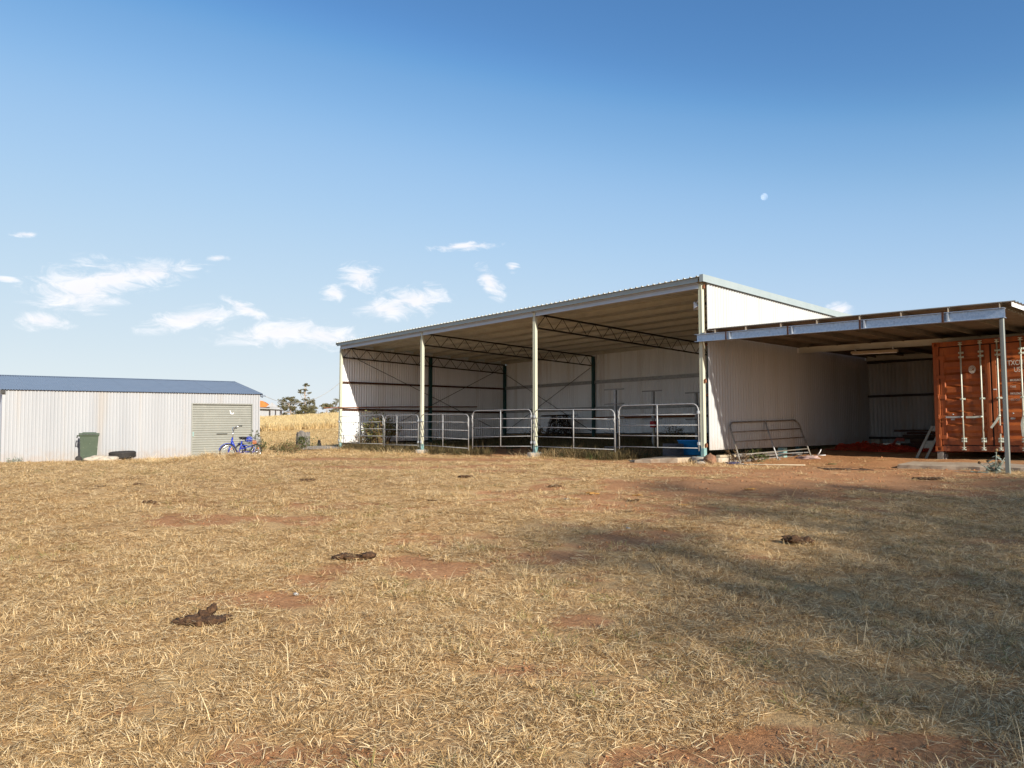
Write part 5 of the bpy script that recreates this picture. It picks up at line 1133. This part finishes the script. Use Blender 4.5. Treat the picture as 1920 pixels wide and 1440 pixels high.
scatter('shed_weeds', WEEDS, np.column_stack([X_, Y_, terrain(X_, Y_)]), np.stack([np.zeros(len(X_)), np.zeros(len(X_)), rs.uniform(0, 6.28, len(X_))], 1), np.repeat(s_[:, None], 3, 1), rs.choice([0, 0, 1, 1, 2, 2, 3, 4], len(X_)), 'brown and green weeds covering the shed floor behind the gates')
# clods and pebbles on the bare soil
cl_m = []
for s in range(4):
    b_ = MB(); b_.blob((0, 0, .35), .5, 200+s, .8, (1.2, .9, .75), 1, 1.7); cl_m.append(b_.mesh('clod', CLODM))
n = 26000; Y_ = 2.2+17*rs.rand(n)**1.5; X_ = rs.uniform(-1, 1, n)*(.72*Y_+.8); k_ = (cover(X_, Y_)+.35*(fbm(X_*3, Y_*3, 61, 2)-.5) < .45) & ~occupied(X_, Y_); X_, Y_ = X_[k_], Y_[k_]; n = len(X_)
s_ = .0042*np.exp(rs.normal(0, .7, n))*(1+Y_/14); scatter('clods', tuft_collection('soil_clod', cl_m), np.column_stack([X_, Y_, terrain(X_, Y_)]), rs.uniform(0, 6.28, (n, 3))*np.array([.1, .1, 1]), np.repeat(np.minimum(s_, .012+.0018*Y_)[:, None], 3, 1), rs.randint(0, 4, n), 'small reddish clods and pebbles on the bare earth')
# spilled straw by the garage
o = MB(); rnd = random.Random(3)
x, y = -8.3, 22.6; zc = tz(x, y)
st_m = [blade_mesh('straw_wisp', STRAW, 80+s, 90, .22, (.10, .30), (.004, .007), (50, 92), 0, .3) for s in range(3)]
SW = tuft_collection('loose_straw', st_m); n = 260; a = rs.normal(0, 1, (n, 2))*np.array([1.3, .45]); X_ = -8.6+a[:, 0]; Y_ = 22.4+a[:, 1]+.12*a[:, 0]; hgt = .20*np.exp(-((a[:, 0]/1.0)**2+(a[:, 1]/.45)**2))*rs.rand(n)
scatter('straw_heap', SW, np.column_stack([X_, Y_, terrain(X_, Y_)+hgt]), np.stack([rs.normal(0, .2, n), rs.normal(0, .2, n), rs.uniform(0, 6.28, n)], 1), np.repeat(rs.uniform(.6, 1.1, n)[:, None], 3, 1), rs.randint(0, 3, n), 'loose golden straw spread on the grass before the roller door')
# tall golden grass on the rise
tg_m = [blade_mesh('tall_grass_clump', GOLD, 90+s, 60, .45, (.45, .95), (.03, .06), (2, 30), 1, .35) for s in range(4)]
TG = tuft_collection('tall_grass', tg_m); n = 17000; Y_ = rs.uniform(92, 172, n); X_ = rs.uniform(-.60, -.02, n)*Y_
lx_, ly_ = local(X_, Y_); k_ = ly_ > 24+5*(fbm(X_*.07, Y_*.07, 4, 2)-.5); X_, Y_ = X_[k_], Y_[k_]; n = len(X_)
s_ = rs.uniform(.7, 1.35, n); scatter('tall_grass', TG, np.column_stack([X_, Y_, terrain(X_, Y_)]), np.stack([np.zeros(n), np.zeros(n), rs.uniform(0, 6.28, n)], 1), np.column_stack([s_*1.2, s_*1.2, s_]), rs.randint(0, 4, n), 'tall golden grass covering the rise behind the garage')

n = 15000; Y_ = rs.uniform(38, 110, n); X_ = rs.uniform(-.62, .05, n)*Y_; k_ = ~occupied(X_, Y_); lx_, ly_ = local(X_, Y_); k_ &= (ly_ > 1.5) & ((lx_ < -18.6) | (ly_ > 10)); X_, Y_ = X_[k_], Y_[k_]; n = len(X_); s_ = rs.uniform(.35, .8, n)*(Y_/90)**.5
lowg = TUFTLOW = tuft_collection('low_grass', [blade_mesh('low_grass_clump', SLOPE, 110+s, 46, .6, (.12, .30), (.012, .03), (20, 85), 0, .5) for s in range(3)])
scatter('paddock_grass', lowg, np.column_stack([X_, Y_, terrain(X_, Y_)]), np.stack([np.zeros(n), np.zeros(n), rs.uniform(0, 6.28, n)], 1), np.column_stack([s_*1.6, s_*1.6, s_]), rs.randint(0, 3, n), 'short golden grass on the slope beyond the garage')

# ------------------------------------------------------------------ trees and far house
def tree(loc, label, blobs, trunk, leafn, leaf, seed, mat=GUMLEAF, group=None, tr=.22, asp=1.8, sc=1.0, spread=.17):
    """blobs: (x, y, z, rx, rz) crown clumps relative to the base; trunk: list of points."""
    rnd = random.Random(seed); t = empty('gum_tree', loc, 0, label, 'tree', group); t.scale = (sc, sc, sc); m = MB(); n = len(trunk)
    m.tube(trunk, [tr*(1-.65*i/(n-1)) for i in range(n)], 9)
    for (x, y, z, rx, rz) in blobs:                      # a limb to each clump
        k = min(n-1, max(1, int(n*.45+rnd.random()*n*.4))); a = Vector(trunk[k]); b = Vector((x, y, z-rz*.3))
        if b.z < a.z+.1: a = Vector(trunk[max(0, k-1)])
        mid = a.lerp(b, .5)+Vector((rnd.gauss(0, .15), rnd.gauss(0, .15), -.1*(b-a).length)); m.tube([a, mid, b], [tr*.42, tr*.28, tr*.1], 6)
        for q_ in range(3):
            e = b+Vector((rnd.gauss(0, rx*.5), rnd.gauss(0, rx*.5), rnd.gauss(rz*.3, rz*.4))); m.tube([b, e], [tr*.1, tr*.03], 4)
    m.build('trunk', BARK, t); tot = sum(b[3]**2*b[4] for b in blobs); c = MB()
    for (x, y, z, rx, rz) in blobs:
        nn = int(leafn*(rx**2*rz)/tot)+20; cl = []
        for i in range(max(5, nn//26)):
            v_ = Vector((rnd.gauss(0, 1), rnd.gauss(0, 1), rnd.gauss(0, 1))).normalized()*rnd.uniform(.45, 1); cl.append(v_)
        pts = []
        for i in range(nn):
            v_ = rnd.choice(cl)+Vector((rnd.gauss(0, spread), rnd.gauss(0, spread), rnd.gauss(0, spread*.85))); pts.append((x+v_.x*rx, y+v_.y*rx, z+v_.z*rz))
        leaves(c, pts, leaf, rnd, asp)
    c.build('crown', mat, t); return t
FT = 'gum trees on the skyline'
def far(px, d): X_ = (px-960)/1431.6*d; return (X_, d, tz(X_, d)-.2)
tree(far(541, 190), 'broad dark gum tree on the rise, left of the tall thin one', [(-1.6, 0, 3.3, 1.3, .8), (-.5, 0, 4.6, 1.5, .8), (.6, 0, 5.2, 1.2, .6), (.3, .5, 3.2, 1.5, .9), (1.8, 0, 4.2, 1.0, .7), (2.6, 0, 2.8, 1.1, .8), (-2.4, 0, 1.9, 1.0, .8), (1.4, 0, 1.8, 1.1, .7), (-.9, 0, 1.9, .9, .6)], [(.9, 0, -.3), (.8, 0, .8), (.5, 0, 2.2), (.2, 0, 3.4), (0, 0, 4.6)], 3400, .29, 11, FARGUM, FT, .26, sc=1.17)
tree(far(571, 192), 'tallest gum tree on the rise with a thin layered top', [(0, 0, 8.4, .75, .32), (.35, 0, 8.15, .75, .22), (-.3, 0, 7.35, .95, .28), (-1.2, 0, 6.95, .6, .35), (-.7, 0, 6.6, .8, .25), (1.1, 0, 6.6, .6, .3), (.2, 0, 5.3, .8, .4), (1.2, 0, 4.7, 1.1, .7), (1.9, 0, 5.0, .4, .3), (-.8, 0, 4.3, .8, .6), (.4, 0, 3.4, 1.3, .9), (1.3, 0, 2.2, 1.0, 1.1), (-.7, 0, 2.2, 1.0, .9), (.5, .2, 1.2, 1.4, .9)], [(.3, 0, -.3), (.2, 0, 2), (.1, 0, 4), (0, 0, 6), (0, 0, 8.2)], 3900, .28, 12, FARGUM, FT, .2, sc=1.17)
tree(far(580, 196), 'round pale gum between the tall tree and the shed', [(0, 0, 2.6, 1.4, 1.1), (.9, 0, 3.6, .9, .7), (-.8, 0, 1.7, 1.1, .8), (.9, 0, 1.6, 1.0, .8)], [(0, 0, -.3), (0, 0, 1.2), (.1, 0, 2.8)], 1700, .28, 13, PALEGUM, FT, .18, sc=1.17)
tree(far(613, 185), 'yellowish gum tree partly behind the rusty rail', [(-.4, 0, 3.5, 1.1, .55), (.4, 0, 3.6, .9, .5), (-1.2, 0, 2.2, .6, .6), (-.2, 0, 1.3, 1.1, .8), (.9, 0, 2.5, .8, .5)], [(0, 0, -.3), (-.1, 0, 1.4), (0, 0, 3.2)], 1700, .28, 14, PALEGUM, FT, .18, sc=1.17)
tree(far(629, 200), 'sparse feathery gum tree hidden by the first shed post', [(.2, 0, 4.9, 1.2, .8), (-.8, 0, 4.3, .9, .5), (1.2, 0, 4.0, 1.0, .7), (0, 0, 2.9, 1.5, .7), (-.6, 0, 1.2, 1.2, .6), (1.0, 0, 1.0, 1.2, .6)], [(.2, 0, -.3), (.2, 0, 2), (.2, 0, 4.4)], 1500, .26, 15, PALEGUM, FT, .18, sc=1.17)
tree(far(515, 200), 'small pale bushy tree beside the orange roofed house', [(0, 0, 2.0, 1.2, .9), (.9, 0, 1.6, .9, .7), (-.5, 0, 2.9, .6, .4), (.6, 0, 2.6, .5, .3)], [(0, 0, -.3), (0, 0, 1), (0, 0, 2.2)], 700, .26, 16, PALEGUM, FT, .15, sc=1.17)
# house with an orange tiled roof
hx_, hy_, _ = far(497, 172); hz_ = tz(hx_, hy_)+.35
hs = empty('house', (hx_, hy_, hz_), R(12), 'far white house with orange roof and grey verandah behind the rise', 'house')
m = MB(); m.box(-8, 1.0, 0, 7, -.5, 2.6); m.box(1.001, 3.2, -.35, 6, -.5, 2.5); m.build('wall', WHITE, hs)
m = MB(); m.prism([(-8.4, 2.55), (1.35, 2.55), (-.6, 3.95), (-6.8, 3.95)], -.4, 7.4); m.build('roof', M('orange_tile', [(.50, .14, .03), (.62, .20, .05)], .8, 0, 3), hs)
m = MB(); m.prism([(.3, 2.58), (2.9, 2.58), (1.5, 3.6)], -.52, -.42); m.build('gable', WHITE, hs)
m = MB(); m.add([(-1.9, -.9, 2.25), (3.9, -.9, 2.0), (3.9, 3.5, 2.1), (1.2, 3.5, 3.0), (-1.9, -.4, 2.5)], [(0, 1, 2, 3, 4)]); m.add([(-1.9, -.9, 2.2), (3.9, -.9, 1.95), (3.9, -.9, 2.06), (-1.9, -.9, 2.3)], [(0, 1, 2, 3)]); m.build('verandah_roof', M('grey_iron', [(.28, .29, .28), (.36, .37, .36)], .5), hs)
for x in (1.2, 2.4, 3.7): m = MB(); m.box(x-.06, x+.06, -.85, -.73, -.5, 1.98); m.build('verandah_post', DARKWOOD, hs)
m = MB(); m.box(1.5, 2.5, .76, .79, .3, 1.6); m.build('window', GASKET, hs)
m = MB(); m.box(-7.0, -6.4, 2.5, 3.1, 3.6, 4.6); m.build('chimney', TIMBER, hs)

# shade trees standing behind and to the right of the viewer
def shade_tree(x, y, label, blobs, seed, n=5200, leaf=.17, tr=.30, trunk_h=3.2):
    top = max(b[2] for b in blobs); return tree((x, y, tz(x, y)-.1), label, blobs, [(0, 0, 0), (.05, 0, trunk_h*.5), (.1, .05, trunk_h), (.1, .1, (trunk_h+top)/2), (0, .1, top)], n, leaf, seed, GUMLEAF, 'gum trees behind the viewer', tr, 2.6, 1.0, .36)
def shade_blobs(bx_, by_, targets):                      # crown clumps whose shadows reach the given ground points
    out = []
    for gx_, gy_, r_, rz_, off in targets:
        t = (gy_-by_-off)/.845; out.append((gx_-bx_+.534*t, off, .4245*t+tz(gx_, gy_), r_, rz_))
    return out
shade_tree(18.5, -20.0, 'spreading gum tree behind the viewer casting the near shade', shade_blobs(18.5, -20.0, [(1.9, 3.2, .9, .45, 0), (2.9, 4.1, 1.3, .6, .2), (2.6, 5.2, 1.0, .4, -.3), (4.0, 5.6, 1.5, .6, .3), (1.7, 6.0, 1.0, .35, .1), (.45, 7.5, 1.1, .40, 0), (1.2, 8.0, .8, .3, .4), (4.6, 3.6, 1.5, .6, .5), (5.6, 7.0, 1.6, .6, 0), (3.9, 7.8, 1.1, .4, .3), (1.2, 4.6, .6, .3, .2), (3.2, 6.6, .9, .3, .4), (3.5, 3.3, 1.1, .5, -.2), (5.4, 5.2, 1.5, .6, .2), (2.4, 3.0, .6, .3, .3), (1.9, 2.6, .8, .4, 0), (3.0, 2.5, 1.2, .5, .2)]), 51, 10600, tr=.22, trunk_h=7)
shade_tree(26.0, -21.5, 'taller gum tree farther right behind the viewer', shade_blobs(26.0, -21.5, [(4.0, 9.2, 1.2, .45, 0), (6.0, 9.0, 1.5, .6, .3), (8.0, 9.2, 1.6, .6, -.2), (5.2, 10.9, 1.5, .5, .2), (3.1, 11.3, 1.2, .35, 0), (7.2, 11.2, 1.6, .5, .4), (8.6, 12.3, 1.3, .4, 0), (2.6, 10.0, 1.0, .32, .3), (6.9, 7.4, 1.4, .5, .1), (2.1, 12.2, .7, .2, .2)]), 52, 7400, tr=.24, trunk_h=9)
shade_tree(31.5, -20.5, 'third gum tree at the far right behind the viewer', shade_blobs(31.5, -20.5, [(9.0, 10.5, 1.8, .6, 0), (10.5, 9.0, 1.8, .6, .3), (11.0, 11.5, 1.6, .5, 0), (9.4, 12.6, 1.2, .4, .3)]), 53, 5200, tr=.24, trunk_h=9)

# day moon
mm = bpy.data.materials.new('moon_dust'); mm.use_nodes = True; nt = mm.node_tree; nt.nodes.clear()
o_ = nt.nodes.new('ShaderNodeOutputMaterial'); ad = nt.nodes.new('ShaderNodeAddShader'); tr_ = nt.nodes.new('ShaderNodeBsdfTransparent'); df = nt.nodes.new('ShaderNodeBsdfDiffuse'); nz_ = nt.nodes.new('ShaderNodeTexNoise'); rp_ = nt.nodes.new('ShaderNodeValToRGB')
rp_.color_ramp.elements[0].position = .4; rp_.color_ramp.elements[0].color = (.05, .05, .05, 1); rp_.color_ramp.elements[1].position = .6; rp_.color_ramp.elements[1].color = (.17, .165, .16, 1); nz_.inputs['Scale'].default_value = .35
nt.links.new(nz_.outputs['Fac'], rp_.inputs[0]); nt.links.new(rp_.outputs[0], df.inputs['Color']); nt.links.new(tr_.outputs[0], ad.inputs[0]); nt.links.new(df.outputs[0], ad.inputs[1]); nt.links.new(ad.outputs[0], o_.inputs[0])
m = MB(); m.blob((0, 0, 0), 4.2, 1, .0, (1, 1, 1), 4); o = m.build('moon', mm); o.location = (303, 900, 286.6); tag(o, 'pale gibbous day moon in the blue sky above the shed', 'moon')
